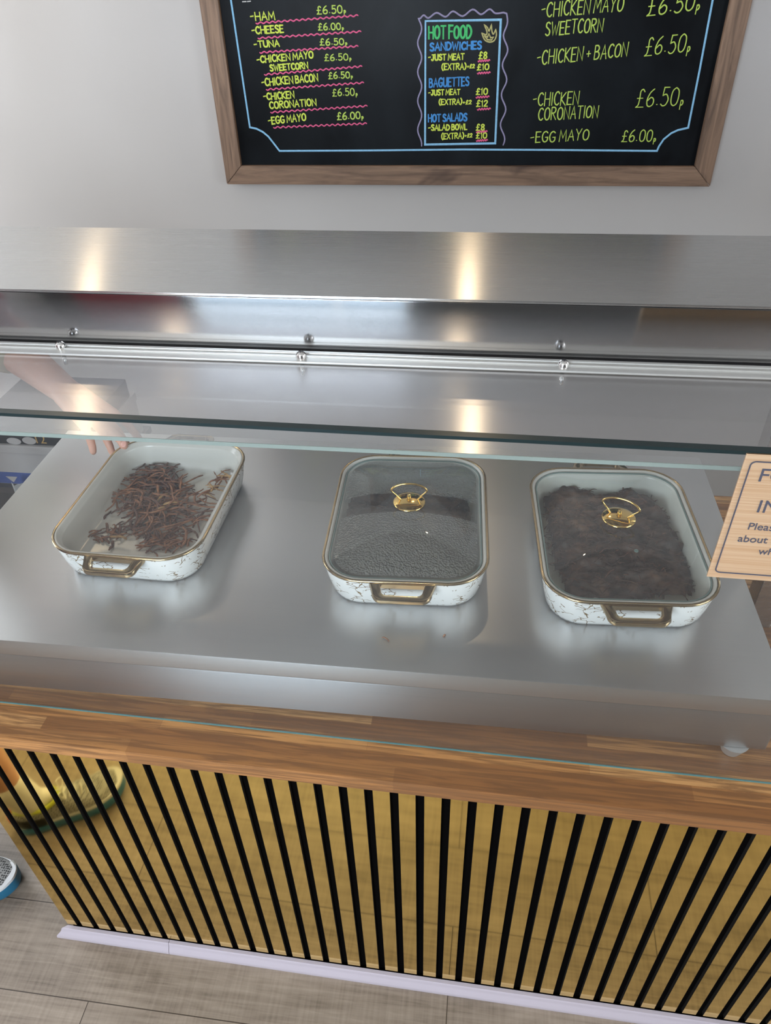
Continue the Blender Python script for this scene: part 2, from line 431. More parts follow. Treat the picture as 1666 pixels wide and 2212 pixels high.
# glazed shop door and windows behind the photographer
def glazing(name, axis, a0, a1, z0, z1, pos, bars=()):
    w = 0.05; o = None
    def b(bm, u0, u1, zz0, zz1, d=0.03):
        if axis == 'y': box(bm, u0, u1, pos-d, pos+d, zz0, zz1)
        else: box(bm, pos-d, pos+d, u0, u1, zz0, zz1)
    bm = bmesh.new()
    b(bm, a0, a0+w, z0, z1); b(bm, a1-w, a1, z0, z1); b(bm, a0+w, a1-w, z0, z0+w); b(bm, a0+w, a1-w, z1-w, z1)
    for u in bars: b(bm, u-w/2, u+w/2, z0+w, z1-w)
    o = struct(name, bm, WHITE)
    bm = bmesh.new(); b(bm, a0+w, a1-w, z0+w, z1-w, 0.004)
    obj('window_glass', bm, GLASS, o)
    return o
d1 = glazing('door_1', 'y', -1.62, -0.28, 0.0, 2.12, YB-0.08, (-0.72,))
glazing('window_1', 'x', 0.8, 2.3, 0.8, 2.2, XL-0.08, (1.55,))
glazing('added_window_2', 'x', -1.2, 0.5, 0.9, 2.2, XR+0.08, (-0.35,))  # unseen window, added to go with the brightening light on the right
bm = bmesh.new(); box(bm, -0.80, -0.775, YB-0.04, YB-0.01, 0.95, 1.25, 0.006)
obj('door_handle', bm, PLAIN_STEEL, d1)
struct('trim_1', bx(-2.35, -1.66, YB, YB+0.02, 0.0, 2.3), REDWALL)

tag(obj('added_door_mat', bx(-2.25, 0.15, YB+0.03, -0.95, 0.0002, 0.010, 0.003), mat('charcoal coir mat', srgb(40, 40, 43), 0.95)), 'unseen charcoal door mat added behind the photographer to darken the fascia reflection', 'door mat')  # unseen mat, added to darken the floor that the fascia reflects
# recessed warm downlights
def downlight(x, y, label, power):
    t = thing('ceiling_downlight', label, 'light', (x, y, ZC), group='warm downlights in the ceiling')
    bm = bmesh.new()
    lathe(bm, [(0.036, 0.0), (0.048, 0.0), (0.050, -0.004), (0.046, -0.008), (0.038, -0.006), (0.036, 0.0)][::1], 32)
    obj('trim_ring', bm, WHITE, t, True, world=False)
    l = bpy.data.lights.new('downlight_lamp', 'AREA'); l.shape = 'DISK'; l.size = 0.04
    l.energy = power; l.color = (1.0, 0.76, 0.48); l.spread = R(150)
    o = bpy.data.objects.new('downlight_lamp', l); C.objects.link(o); o.parent = t; o.location = (0, 0, -0.010)
    return t
downlight(-0.03, 2.24, 'warm ceiling downlight above the middle of the menu board', 1.5)
downlight(-1.50, 2.24, 'warm ceiling downlight above the wall left of the menu board', 1.5)
downlight(-0.03, -0.60, 'warm ceiling downlight over the shop floor behind the photographer', 3)
downlight(-1.30, -0.60, 'warm ceiling downlight over the shop floor near the maroon wall', 3)

# ------------------------------------------------------------------ the counter
PX0, PX1, PY = -0.868, 1.40, 0.636           # panel ends and its front face
ct = thing('counter', 'serving counter clad in gold mirrored slats with black gaps', 'counter', (0.2, 0.95, 0))
obj('carcass', bx(PX0+0.004, PX1, PY+0.016, 1.36, 0.0, 0.780), mat('dark carcass board', srgb(52, 46, 42), 0.6), ct)
obj('backing', bx(PX0+0.002, PX1, PY+0.008, PY+0.0158, 0.002, 0.7805), FELT, ct)
bm = bmesh.new()
PITCHS, GAP = 0.0410, 0.0140
x = -0.0181 - 20*PITCHS - PITCHS + GAP/2
while x < PX1:
    a, b = max(x, PX0), min(x+PITCHS-GAP, PX1)
    if b-a > 0.004:
        box(bm, a, b, PY, PY+0.0079, 0.0365, 0.7805)  # slats stop short: bare black backing imitates a shadow line above the skirting
    x += PITCHS
for f in bm.faces:
    f.material_index = 0 if f.calc_center_median().y < PY+0.0001 else 1
obj('slat_cladding', bm, [GOLDMIRROR, SLATSIDE], ct)
# skirting strip: two lengths with a joint, scotia-like profile
def skirting(x0, x1, mitre):
    prof = [(PY-0.0005, 0.0), (PY-0.0190, 0.0), (PY-0.0190, 0.006), (PY-0.0175, 0.011), (PY-0.0125, 0.018), (PY-0.0100, 0.024), (PY-0.0095, 0.028), (PY-0.0075, 0.0305), (PY-0.0005, 0.0305)]
    bm = bmesh.new()
    loft(bm, [[(x0-(mitre*(PY-y)), y, z) for y, z in prof], [(x1, y, z) for y, z in prof]], True, True)
    return bm
obj('skirting', skirting(-0.868, -0.6245, 1.4), SKIRT, ct, True, autosmooth=40)
obj('skirting', skirting(-0.6235, PX1, 0), SKIRT, ct, True, autosmooth=40)

WT = 0.810
bm = bx(PX0-0.014, PX1+0.02, 0.6085, 1.38, 0.7812, WT, 0.0015)
tag(obj('worktop', bm, OAK), 'oiled oak stave worktop on the gold slatted counter', 'worktop')

# ------------------------------------------------------------------ glass screen at the front
YG = 0.673
gs = thing('glass_screen', 'upright clear glass screen standing along the front of the oak worktop', 'glass screen', (0.2, YG+0.005, WT))
obj('pane', bx(-0.866, 1.36, YG, YG+0.0095, WT+0.0024, 1.3714), FRONTGLASS, gs)
tag_part = obj('top_edge', bx(-0.866, 1.36, YG-0.0002, YG+0.0097, 1.3715, 1.3757), EDGE_DARK, gs); tag_part['label'] = 'dark teal polished top edge'
tag_part = obj('bottom_edge', bx(-0.866, 1.36, YG-0.0003, YG+0.0016, WT+0.0002, WT+0.0022), EDGE_TEAL, gs); tag_part['label'] = 'teal bottom edge'

# ------------------------------------------------------------------ hot plate
HX0, HX1, HY0, HY1, HZ = -0.898, 0.446, 0.700, 1.300, 0.950
hp = thing('hot_plate', 'long brushed steel hot plate on small feet behind the glass screen', 'hot plate', (-0.22, 1.0, WT))
obj('top', bx(HX0, HX1, HY0-0.0015, HY1, HZ-0.034, HZ, 0.0025), PLATE, hp, True, autosmooth=40)
obj('housing', bx(HX0+0.001, HX1-0.001, HY0+0.0005, HY1-0.001, WT+0.024, HZ-0.0362, 0.0030), HOUSING, hp, True, autosmooth=40)
obj('seam', bx(HX0+0.002, HX1-0.002, HY0+0.0025, HY1-0.0025, HZ-0.0364, HZ-0.0338), DARK_GAP, hp)
for fx in (HX0+0.05, HX1-0.042):
    for fy in (HY0+0.0135, HY1-0.05):
        bm = lathe(bmesh.new(), [(0.010, 0.0005), (0.0135, 0.001), (0.0145, 0.004), (0.022, 0.0236)], 32, (fx, fy, WT))
        obj('foot', bm, FOOTSTEEL, hp, True, autosmooth=40)

# ------------------------------------------------------------------ gantry with overshelf
GZ, GT, GY0, GY1 = 1.336, 1.4232, 0.9222, 1.192
GX0, GX1 = -1.02, 0.575
gn = thing('overshelf_gantry', 'brushed steel overshelf with glass top guard above the dishes', 'gantry', (-0.22, 1.05, WT))
obj('shelf', bx(GX0, GX1, GY0, GY1, GT-0.004, GT, 0.0018), STEEL, gn, True, autosmooth=40)
obj('fascia', bx(GX0, GX1, GY0-0.0008, GY0+0.012, GZ+0.0085, GT-0.0042, 0.001), FASCIA, gn, True, autosmooth=40)
obj('rear_fascia', bx(GX0, GX1, GY1-0.012, GY1, GZ+0.03, GT-0.0042), STEEL, gn)
obj('joint_seal', bx(GX0, GX1, GY0-0.006, GY0+0.010, GZ+0.0062, GZ+0.0084), DARK_GAP, gn)
bm = bx(GX0, GX1, 0.8871, GY0-0.0055, GZ+0.0062, GZ+0.0090, 0.0008)
box(bm, GX0, GX1, GY0-0.0145, GY0-0.0085, GZ+0.0090, GZ+0.0122, 0.0012)
box(bm, GX0, GX1, GY0-0.0215, GY0-0.0175, GZ+0.0090, GZ+0.0106, 0.0006)
bar = obj('clamp_bar', bm, ALU, gn, True, autosmooth=40)
obj('top_pane', bx(GX0, GX1, 0.6905, GY0+0.03, GZ, GZ+0.0049), TOPGLASS, gn)
p_ = obj('pane_front_edge', bx(GX0, GX1, 0.6892, 0.6904, GZ-0.0001, GZ+0.0050), EDGE_PALE, gn); p_['label'] = 'pale green front edge of the top pane'
for sx, sy in ((-0.5965, 0.903), (-0.2455, 0.897), (0.1035, 0.8965)):
    bm = bmesh.new()
    c = (sx, sy, GZ+0.0091)
    lathe(bm, [(0.0060, -0.003), (0.0060, 0.0022), (0.0072, 0.0023), (0.0072, 0.0036), (0.0069, 0.0058), (0.0058, 0.0080), (0.0040, 0.0096), (0.0020, 0.0104), (0.0, 0.0106)], 24, c)
    sc = obj('screw', bm, SCREW, gn, True, autosmooth=35)
    bm = bx(sx-0.0030, sx+0.0030, sy-0.0007, sy+0.0007, GZ+0.0175, GZ+0.0199); box(bm, sx-0.0007, sx+0.0007, sy-0.0030, sy+0.0030, GZ+0.0175, GZ+0.0200)
    obj('cross_slot', bm, DARK_GAP, sc, world=True)
    bm = lathe(bmesh.new(), [(0.0025, -0.022), (0.0028, -0.021), (0.0028, -0.0062)], 12, (sx, sy, GZ+0.006))
    obj('shank', bm, SCREW, sc, True, world=True)
for gx, gy in ((GX0+0.02, 0.98), (0.510, 1.0), (0.515, 1.17)):
    obj('leg', bx(gx-0.02, gx+0.02, gy-0.02, gy+0.02, WT if gx > 0 else 0.0, GT-0.0042, 0.002), STEEL, gn)

# the counter runs a touch askew to the wall, the hot plate a touch the other way
def skew(o, ang, px, py):
    v = Vector((px, py, 0)); M = Matrix.Rotation(ang, 3, 'Z')
    q = Vector((o.location.x, o.location.y, 0))-v
    q = M @ q
    o.location = (v.x+q.x, v.y+q.y, o.location.z); o.rotation_euler.z += ang
skew(hp, 0.007, -0.15, 0.70)

# ------------------------------------------------------------------ dishes
DW, DL, DR = 0.2655, 0.3472, 0.065
def dish_loop(ins, z):
    return [(x, y, z) for x, y in rrect(DW-2*ins, DL-2*ins, DR-ins, 9)]
def make_dish(label, loc, rot):
    t = thing('casserole_dish', label, 'dish', loc, rot, 'casserole dishes on the hot plate')
    bm = bmesh.new()
    loft(bm, [dish_loop(i, z) for i, z in ((0.060, 0.0008), (0.0190, 0.0006), (0.0150, 0.003), (0.0115, 0.010), (0.0065, 0.030), (0.0025, 0.052), (0.0015, 0.0630))], True, False)
    obj('outer_wall', bm, MARBLE, t, True, world=False, autosmooth=60)
    bm = bmesh.new()
    loft(bm, [dish_loop(i, z) for i, z in ((0.0016, 0.0630), (0.0045, 0.0650), (0.0075, 0.0640), (0.0088, 0.0605), (0.0125, 0.0590), (0.0140, 0.0555), (0.0175, 0.0300), (0.0205, 0.0170), (0.0270, 0.0095), (0.0400, 0.0075), (0.085, 0.0070))], False, True)
    obj('inner_bowl', bm, GLAZE, t, True, world=False, autosmooth=70)
    bm = bmesh.new(); tube(bm, dish_loop(0.0014, 0.0632), 0.0026, 8, True)
    obj('gilt_rim', bm, DISHGOLD, t, True, world=False)
    for s in (1, -1):
        # flat loop handle: outer outline with a slot, sloping slightly down from the rim
        n = 10
        def outl(w0, w1, d0, d1, r, k=8):
            pts = []
            # start at the rim side, run round the outer corners
            for cx, cy, a0, a1 in ((w1-r, d1-r, 0, 90), (-(w1-r), d1-r, 90, 180)):
                for q in range(k+1):
                    a = R(a0+(a1-a0)*q/k); pts.append((cx+r*math.cos(a), cy+r*math.sin(a)))
            for q in range(2*k+2):
                u = q/(2*k+1); pts.append((-w0+2*w0*u, d0))
            return pts
        out = outl(0.052, 0.045, -0.002, 0.034, 0.014)
        inn = outl(0.035, 0.032, 0.0062, 0.0255, 0.0088)
        def place(p, z): 
            yy = DL/2-0.002+p[1]
            return (s*p[0], s*yy, 0.0605-0.18*max(p[1], 0)+z)
        th = 0.0042
        def mid(a, b, f): return [(p[0]*(1-f)+q[0]*f, p[1]*(1-f)+q[1]*f) for p, q in zip(a, b)]
        loops = [(out, -th), (mid(out, inn, -0.10), 0), (mid(out, inn, 0.0), th*0.9), (mid(out, inn, 0.22), th*0.45), (mid(out, inn, 0.80), th*0.45), (mid(out, inn, 1.0), th*0.9), (inn, -th)]
        bm = bmesh.new()
        loft(bm, [[place(p, z) for p in lp] for lp, z in loops] + [[place(p, -th) for p in out]])
        bmesh.ops.remove_doubles(bm, verts=bm.verts, dist=1e-6)
        obj('handle', bm, DISHGOLD, t, True, world=False, autosmooth=50)
    return t
D1, D2, D3 = (-0.574, 1.005, HZ), (-0.111, 0.9906, HZ), (0.234, 0.980, HZ)
A1, A2, A3 = -0.0117, 0.0451, 0.0557
make_dish('open white dish with gold veins holding a little pulled meat', D1, A1)
dish_b = make_dish('white gold-rimmed dish under a steamed-up glass lid', D2, A2)
dish_c = make_dish('white gold-rimmed dish full of dark meat under a clear lid', D3, A3)

def lid_loop(ins, dz=0.0):
    m = 0.0112; w, l = DW-2*m-2*ins, DL-2*m-2*ins
    f = min(1.0, ins/0.11)
    z = 0.0610+0.0225*math.sin(f*PI/2)**0.85 if ins > 0 else 0.0610
    return [(x, y, z+dz) for x, y in rrect(w, l, max(DR-m-ins*0.45, 0.01), 9)]
def make_lid(dish, knob_rot, fog):
    ins = [0.0, 0.006, 0.016, 0.03, 0.048, 0.068, 0.088, 0.105, 0.1205]
    bm = bmesh.new()
    loft(bm, [lid_loop(i) for i in ins], False, True)
    t = obj('lid', bm, LIDGLASS, dish, True, world=False); t['label'] = 'domed glass lid'
    bm = bmesh.new(); tube(bm, lid_loop(-0.0002, 0.0002), 0.0015, 8, True)
    e = obj('glass_rim', bm, LIDEDGE, t, True, world=False); e['label'] = 'grey green polished rim of the lid'
    if fog:
        bm = bmesh.new(); loft(bm, [lid_loop(i, -0.0022) for i in ins[1:]], False, True)
        e = obj('condensation', bm, FOG, t, True, world=False); e['label'] = 'beads of condensation under the glass'
    else:
        vent = lathe(bmesh.new(), [(0.0018, 0), (0.0034, 0), (0.0034, 0.0012), (0.0026, 0.0016), (0.0018, 0.0012), (0.0016, 0.0004)], 20, (0.015, -0.072, 0.0790))
        obj('steam_vent', vent, LIDEDGE, t, True, world=False)
    M = Matrix.Translation((0.0, 0.004, 0.0610+0.0225+0.0005)) @ Matrix.Rotation(knob_rot, 4, 'Z')
    def part(name, bm, **k):
        bmesh.ops.transform(bm, matrix=M, verts=bm.verts)
        o = obj(name, bm, GOLD, t, True, world=False, **k); o['label'] = 'gold '+name.replace('_', ' ')
    part('knob_plate', lathe(bmesh.new(), [(0.0270, 0.0), (0.0275, 0.0008), (0.0262, 0.0022), (0.020, 0.0048), (0.012, 0.0066), (0.005, 0.0072), (0.0, 0.0073)], 40))
    pts = spline([(-0.0135, 0, 0.0048), (-0.021, 0, 0.0135), (-0.0285, 0, 0.0215), (-0.0295, 0, 0.0265), (-0.0235, 0, 0.0325), (-0.012, 0, 0.0372), (0, 0, 0.0385),
                  (0.012, 0, 0.0372), (0.0235, 0, 0.0325), (0.0295, 0, 0.0265), (0.0285, 0, 0.0215), (0.021, 0, 0.0135), (0.0135, 0, 0.0048)], 5)
    bm = bmesh.new(); tube(bm, pts, 0.0016, 10); part('knob_loop', bm)
    part('knob_nut', lathe(bmesh.new(), [(0.0052, 0.0068), (0.0052, 0.0082), (0.0034, 0.0085), (0.0036, 0.0140), (0.0028, 0.0165), (0.0, 0.0170)], 16), autosmooth=35)
make_lid(dish_b, 0.02, True)
make_lid(dish_c, -0.42, False)

# ------------------------------------------------------------------ the food
def inside(p, poly):
    c = False; n = len(poly)
    for i in range(n):
        (x1, y1), (x2, y2) = poly[i], poly[i-1]
        if (y1 > p[1]) != (y2 > p[1]) and p[0] < (x2-x1)*(p[1]-y1)/(y2-y1)+x1: c = not c
    return c
def strand(bm, c, ang, length, r, mi, lift=0.004, curl=0.5, flat=0.6, sides=6):
    n = 8; a = ang; p = Vector(c); pts = []; k = random.uniform(-curl, curl)*0.42; n = 11
    ph = random.uniform(0, 6); h = random.uniform(0.2, 1.0)*lift
    half = []
    q = p - Vector((math.cos(a), math.sin(a), 0))*length/2
    for i in range(n+1):
        s = i/n
        pts.append(q+Vector((0, 0, h*math.sin(PI*s)+0.0012*math.sin(ph+s*7))))
        a += k/n*6+random.uniform(-0.22, 0.22)
        q = q+Vector((math.cos(a), math.sin(a), 0))*length/n
    rs = [r*(0.45+0.55*min(1, math.sin(PI*min(max(i/n*0.92+0.04, 0), 1))*2.2))*random.uniform(0.75, 1.25) for i in range(n+1)]
    tube(bm, pts, rs, sides, mi=mi, flat=flat)
def scatter(bm, poly, n, z, rr, ll, mats, lift, stack, curl=0.5):
    xs = [p[0] for p in poly]; ys = [p[1] for p in poly]; k = 0
    while k < n:
        p = (random.uniform(min(xs), max(xs)), random.uniform(min(ys), max(ys)))
        if not inside(p, poly): continue
        c = atz(p[0], p[1], z)
        strand(bm, (c.x, c.y, z+random.uniform(0, stack)), random.gauss(0.25, 0.9), random.uniform(*ll), random.uniform(*rr), random.choice(mats), lift, curl)
        k += 1
zf = HZ+0.0095
bm = bmesh.new()
main = [(255, 1062), (292, 1022), (330, 1010), (395, 1030), (405, 1058), (445, 1075), (452, 1105), (440, 1150), (420, 1165), (380, 1160), (330, 1148), (300, 1125), (255, 1100)]
scatter(bm, main, 240, zf, (0.0013, 0.0026), (0.030, 0.072), [0, 0, 0, 1, 1], 0.006, 0.014)
low = [(300, 1150), (395, 1150), (425, 1168), (385, 1192), (300, 1192)]
scatter(bm, low, 55, zf, (0.0013, 0.0026), (0.022, 0.045), [0, 0, 1], 0.004, 0.005)
left = [(200, 1150), (250, 1140), (320, 1132), (318, 1150), (250, 1166), (205, 1175)]
scatter(bm, left, 30, zf, (0.0013, 0.0026), (0.022, 0.045), [0, 1], 0.004, 0.003)
right = [(440, 1062), (490, 1022), (500, 1030), (470, 1062), (450, 1085)]
scatter(bm, right, 24, zf+0.006, (0.0013, 0.0024), (0.020, 0.045), [0, 0, 2], 0.004, 0.010)
for px, py, a in ((350, 1098, 0.9), (358, 1072, 0.8), (258, 1158, 0.2), (372, 1085, 0.5)):
    c = atz(px, py, zf+0.012); strand(bm, c, a, 0.034, 0.0028, 2, 0.002, 0.3)
tag(obj('pulled_meat', bm, [MEAT, MEAT2, FAT], smooth=True), 'tangled heap of brown pulled meat strips in the open dish', 'meat', kind='stuff')
for px, py, a, ln, lab in ((228, 1112, 1.75, 0.026, 'single dark strip of meat lying apart left of the heap'),
                          (178, 1148, -0.6, 0.026, 'short meat strip at the far left of the open dish'),
                          (248, 1180, 1.1, 0.026, 'small meat strip near the front rim of the open dish'),
                          (384, 1172, 1.9, 0.024, 'meat strip lying at the right front of the open dish')):
    bm = bmesh.new(); c = atz(px, py, HZ+0.0098); strand(bm, c, a, ln, 0.0024, 0, 0.001, 0.2, 0.7, 8)
    tag(obj('meat_strip', bm, MEAT2, smooth=True), lab, 'meat', 'loose strips in the open dish')
for px, py, s, lab in ((836, 1378, 0.015, 'thin brown crumb curl on the steel in front of the middle dish'), (961, 1374, 0.006, 'tiny brown crumb on the steel in front of the middle dish')):
    bm = bmesh.new(); c = atz(px, py, HZ+0.0015); strand(bm, c, 0.1, s, 0.0012, 0, 0.001, 0.6, 0.7, 6)
    tag(obj('crumb', bm, MEAT, smooth=True), lab, 'crumb')

def heap(poly, z0, h, n, seed):
    """a heap of meat: bumpy height field over the outline with strands lying on it"""
    bm = bmesh.new(); pts = [atz(px, py, z0) for px, py in poly]
    P2 = [(p.x, p.y) for p in pts]
    x0, x1 = min(p[0] for p in P2), max(p[0] for p in P2); y0, y1 = min(p[1] for p in P2), max(p[1] for p in P2)
    st = 0.0032; nx, ny = int((x1-x0)/st)+2, int((y1-y0)/st)+2; grid = {}
    def edge_d(q):
        d = 1e9
        for i in range(len(P2)):
            a, b = Vector(P2[i-1]), Vector(P2[i]); e = b-a
            t = max(0, min(1, (Vector(q)-a).dot(e)/max(e.length_squared, 1e-9)))
            d = min(d, (a+e*t-Vector(q)).length)
        return d
    def hgt(x, y):
        q = (x+0.008*noise.noise(Vector((x*60, y*60, seed))), y+0.008*noise.noise(Vector((x*60, y*60, seed+9))))
        if not inside(q, P2): return None
        e = min(1, edge_d(q)/0.022)
        v = Vector((x*26, y*48, seed))
        return z0 + h*(0.15+0.55*math.sqrt(e)) + h*0.50*noise.noise(v)*e + h*0.22*noise.noise(v*3.1)
    for i in range(nx):
        for j in range(ny):
            x, y = x0+i*st, y0+j*st; z = hgt(x, y)
            if z is not None: grid[i, j] = bm.verts.new((x, y, z))
    for (i, j) in list(grid):
        q = [(i, j), (i+1, j), (i+1, j+1), (i, j+1)]
        if all(k in grid for k in q): bm.faces.new([grid[k] for k in q])
    k = 0
    while k < n:
        x, y = random.uniform(x0, x1), random.uniform(y0, y1); z = hgt(x, y)
        if z is None: continue
        strand(bm, (x, y, z-0.0006), random.gauss(0.2, 0.7), random.uniform(0.012, 0.030), random.uniform(0.0006, 0.0013), 1 if random.random() < 0.35 else 0, 0.0015, 0.4, 0.7, 5); k += 1
    return bm
poly3 = [(1172, 1085), (1200, 1062), (1250, 1062), (1285, 1082), (1320, 1078), (1355, 1062), (1405, 1085), (1440, 1125), (1448, 1150), (1470, 1180), (1490, 1240), (1498, 1296), (1350, 1306), (1225, 1304), (1196, 1230)]
tag(obj('stewed_meat', heap(poly3, HZ+0.012, 0.030, 620, 3.0), [BEEF, MEAT2], smooth=True), 'dark mass of shredded meat in the right-hand lidded dish', 'meat', kind='stuff')
poly2 = [(730, 1120), (760, 1080), (900, 1060), (1010, 1085), (1025, 1150), (1005, 1225), (900, 1245), (760, 1240), (728, 1200)]
tag(obj('stewed_meat', heap(poly2, HZ+0.012, 0.028, 200, 7.0), [BEEF, MEAT2], smooth=True), 'brown meat dimly seen under the steamed-up lid', 'meat', kind='stuff')

# ------------------------------------------------------------------ writing
GL = {  # stroke letters in a box 0..1 high: (width, [polylines]); 's' before a list means a smooth curve
 'A': (.62, [[(0, 0), (.31, 1), (.62, 0)], [(.10, .36), (.54, .36)]]),
 'B': (.55, [[(0, 0), (0, 1)], ['s', (0, 1), (.32, .98), (.46, .78), (.32, .57), (0, .54)], ['s', (0, .54), (.38, .52), (.54, .28), (.38, .03), (0, 0)]]),
 'C': (.55, [['s', (.54, .86), (.38, 1), (.14, .90), (0, .5), (.12, .12), (.36, 0), (.55, .14)]]),
 'D': (.58, [[(0, 0), (0, 1)], ['s', (0, 1), (.30, .96), (.56, .66), (.55, .32), (.30, .03), (0, 0)]]),
 'E': (.48, [[(.48, 1), (0, 1), (0, 0), (.48, 0)], [(0, .52), (.40, .52)]]),
 'F': (.48, [[(.48, 1), (0, 1), (0, 0)], [(0, .54), (.40, .54)]]),
 'G': (.60, [['s', (.56, .86), (.38, 1), (.12, .88), (0, .5), (.12, .1), (.36, 0), (.56, .16), (.58, .42)], [(.34, .44), (.60, .44)]]),
 'H': (.58, [[(0, 0), (0, 1)], [(.58, 0), (.58, 1)], [(0, .5), (.58, .5)]]),
 'I': (.10, [[(.05, 0), (.05, 1)]]),
 'J': (.46, [[(.10, 1), (.46, 1)], ['s', (.34, 1), (.34, .3), (.24, .04), (.08, .04), (0, .2)]]),
 'K': (.55, [[(0, 0), (0, 1)], [(.52, 1), (.02, .48), (.55, 0)]]),
 'L': (.45, [[(0, 1), (0, 0), (.45, 0)]]),
 'M': (.74, [[(0, 0), (.08, 1), (.37, .30), (.66, 1), (.74, 0)]]),
 'N': (.60, [[(0, 0), (0, 1), (.60, 0), (.60, 1)]]),
 'O': (.62, [['s', (.31, 1), (.08, .84), (0, .5), (.08, .14), (.31, 0), (.54, .14), (.62, .5), (.54, .84), (.31, 1)]]),
 'P': (.52, [[(0, 0), (0, 1)], ['s', (0, 1), (.38, .98), (.52, .76), (.38, .52), (0, .48)]]),
 'R': (.56, [[(0, 0), (0, 1)], ['s', (0, 1), (.38, .98), (.50, .78), (.36, .56), (0, .52)], [(.16, .52), (.56, 0)]]),
 'S': (.50, [['s', (.48, .88), (.30, 1), (.08, .92), (.06, .68), (.28, .52), (.48, .34), (.44, .08), (.22, 0), (0, .12)]]),
 'T': (.58, [[(0, 1), (.58, 1)], [(.29, 1), (.29, 0)]]),
 'U': (.56, [['s', (0, 1), (0, .3), (.12, .03), (.28, 0), (.44, .03), (.56, .3), (.56, 1)]]),
 'W': (.80, [[(0, 1), (.20, 0), (.40, .72), (.60, 0), (.80, 1)]]),
 'X': (.58, [[(0, 0), (.58, 1)], [(0, 1), (.58, 0)]]),
 'Y': (.58, [[(0, 1), (.29, .48), (.58, 1)], [(.29, .48), (.24, 0)]]),
 '0': (.54, [['s', (.27, 1), (.06, .84), (0, .5), (.06, .14), (.27, 0), (.48, .14), (.54, .5), (.48, .84), (.27, 1)]]),
 '1': (.18, [[(0, .84), (.12, 1), (.12, 0)]]),
 '2': (.50, [['s', (.02, .80), (.16, 1), (.40, .96), (.46, .70), (.24, .34), (0, 0)], [(0, 0), (.50, 0)]]),
 '5': (.50, [[(.46, 1), (.10, 1), (.06, .56)], ['s', (.06, .56), (.32, .62), (.50, .34), (.38, .06), (.16, 0), (0, .10)]]),
 '6': (.52, [['s', (.44, 1), (.18, .78), (.02, .40), (.08, .08), (.28, 0), (.48, .12), (.50, .38), (.30, .52), (.06, .34)]]),
 '8': (.50, [['s', (.25, 1), (.06, .86), (.10, .64), (.38, .44), (.48, .18), (.26, 0), (.04, .16), (.12, .42), (.40, .64), (.44, .86), (.25, 1)]]),
 '£': (.56, [['s', (.52, .86), (.38, 1), (.22, .88), (.22, .5), (.18, .14), (.02, 0)], [(.02, 0), (.56, 0)], [(.04, .50), (.44, .50)]]),
 '.': (.14, [[(.05, .12), (.09, .12)]]),
 '-': (.36, [[(0, .50), (.32, .54)]]),
 '+': (.44, [[(0, .45), (.40, .45)], [(.20, .25), (.20, .65)]]),
 '(': (.26, [['s', (.24, 1.08), (.04, .76), (.02, .3), (.22, -.10)]]),
 ')': (.26, [['s', (0, 1.08), (.20, .76), (.22, .3), (.02, -.10)]]),
 'p': (.20, [[(.03, -.22), (.03, .26)], ['s', (.03, .26), (.15, .26), (.20, .12), (.12, .01), (.03, .03)]]),
}
YBOARD = 2.430
def ribbon(bm, pts, w, y):
    """flat stroke with round ends lying on the board, pts are Vectors on it"""
    P = [Vector((p.x, p.z)) for p in pts]
    Q = [P[0]]
    for p in P[1:]:
        if (p-Q[-1]).length > 1e-5: Q.append(p)
    if len(Q) < 2: Q.append(Q[0]+Vector((1e-4, 0)))
    L_, R_ = [], []
    n = len(Q); closed = (Q[0]-Q[-1]).length < 1e-4
    for i in range(n):
        a = Q[i]-Q[i-1] if i > 0 else Q[1]-Q[0]
        b = Q[i+1]-Q[i] if i < n-1 else Q[-1]-Q[-2]
        a, b = a.normalized(), b.normalized()
        na, nb = Vector((-a.y, a.x)), Vector((-b.y, b.x)); m = na+nb
        if m.length < 0.35: m = na
        m.normalize(); s = min(1.6, 1/max(0.5, m.dot(na)))
        e = 1.0 if 0 < i < n-1 else 0.75
        L_.append(Q[i]+m*w/2*s*e); R_.append(Q[i]-m*w/2*s*e)
    a = (Q[1]-Q[0]).normalized()*w*0.35; b = (Q[-1]-Q[-2]).normalized()*w*0.35
    L_[0] -= a; R_[0] -= a; L_[-1] += b; R_[-1] += b
    # low ridge of chalk: two edges on the slate and a crest 0.5 mm proud of it
    v0 = [bm.verts.new((p.x, y+0.0006, p.y)) for p in L_]; v2 = [bm.verts.new((p.x, y+0.0006, p.y)) for p in R_]
    v1 = [bm.verts.new(((p.x+q.x)/2, y, (p.y+q.y)/2)) for p, q in zip(L_, R_)]
    for i in range(n-1):
        bm.faces.new((v0[i], v0[i+1], v1[i+1], v1[i])); bm.faces.new((v1[i], v1[i+1], v2[i+1], v2[i]))
_lay = [0]
def lean(px): return (px-928)*0.000342
def write(text, x0, y0, x1, y1, h, col, w, parent):
    """letters from (x0, y0) to (x1, y1) on the photographed board, h high"""
    gap, x, runs = 0.21, 0.0, []
    for ch in text:
        if ch == ' ': x += 0.26; continue
        gw, st = GL[ch]; runs.append((x, st, ch)); x += gw+gap
    total = x-gap; bm = bmesh.new()
    _lay[0] = (_lay[0]+1) % 4
    for ox, st, ch in runs:
        jy, js = random.uniform(-0.03, 0.03), random.uniform(0.96, 1.04)
        for pl in st:
            pts = spline([Vector((a, b, 0)) for a, b in pl[1:]], 4) if pl[0] == 's' else [Vector((a, b, 0)) for a, b in pl]
            out = []
            for q in pts:
                u = (ox+q.x)/total; v = q.y*js+jy
                px = x0+(x1-x0)*u; py = y0+(y1-y0)*u
                out.append(at(px+lean(px)*v*h, py-(0.05+0.90*v)*h, YBOARD))
            ribbon(bm, out, w, YBOARD-0.0008-0.0001*_lay[0])
    o = obj('lettering', bm, CH[col], parent); return o
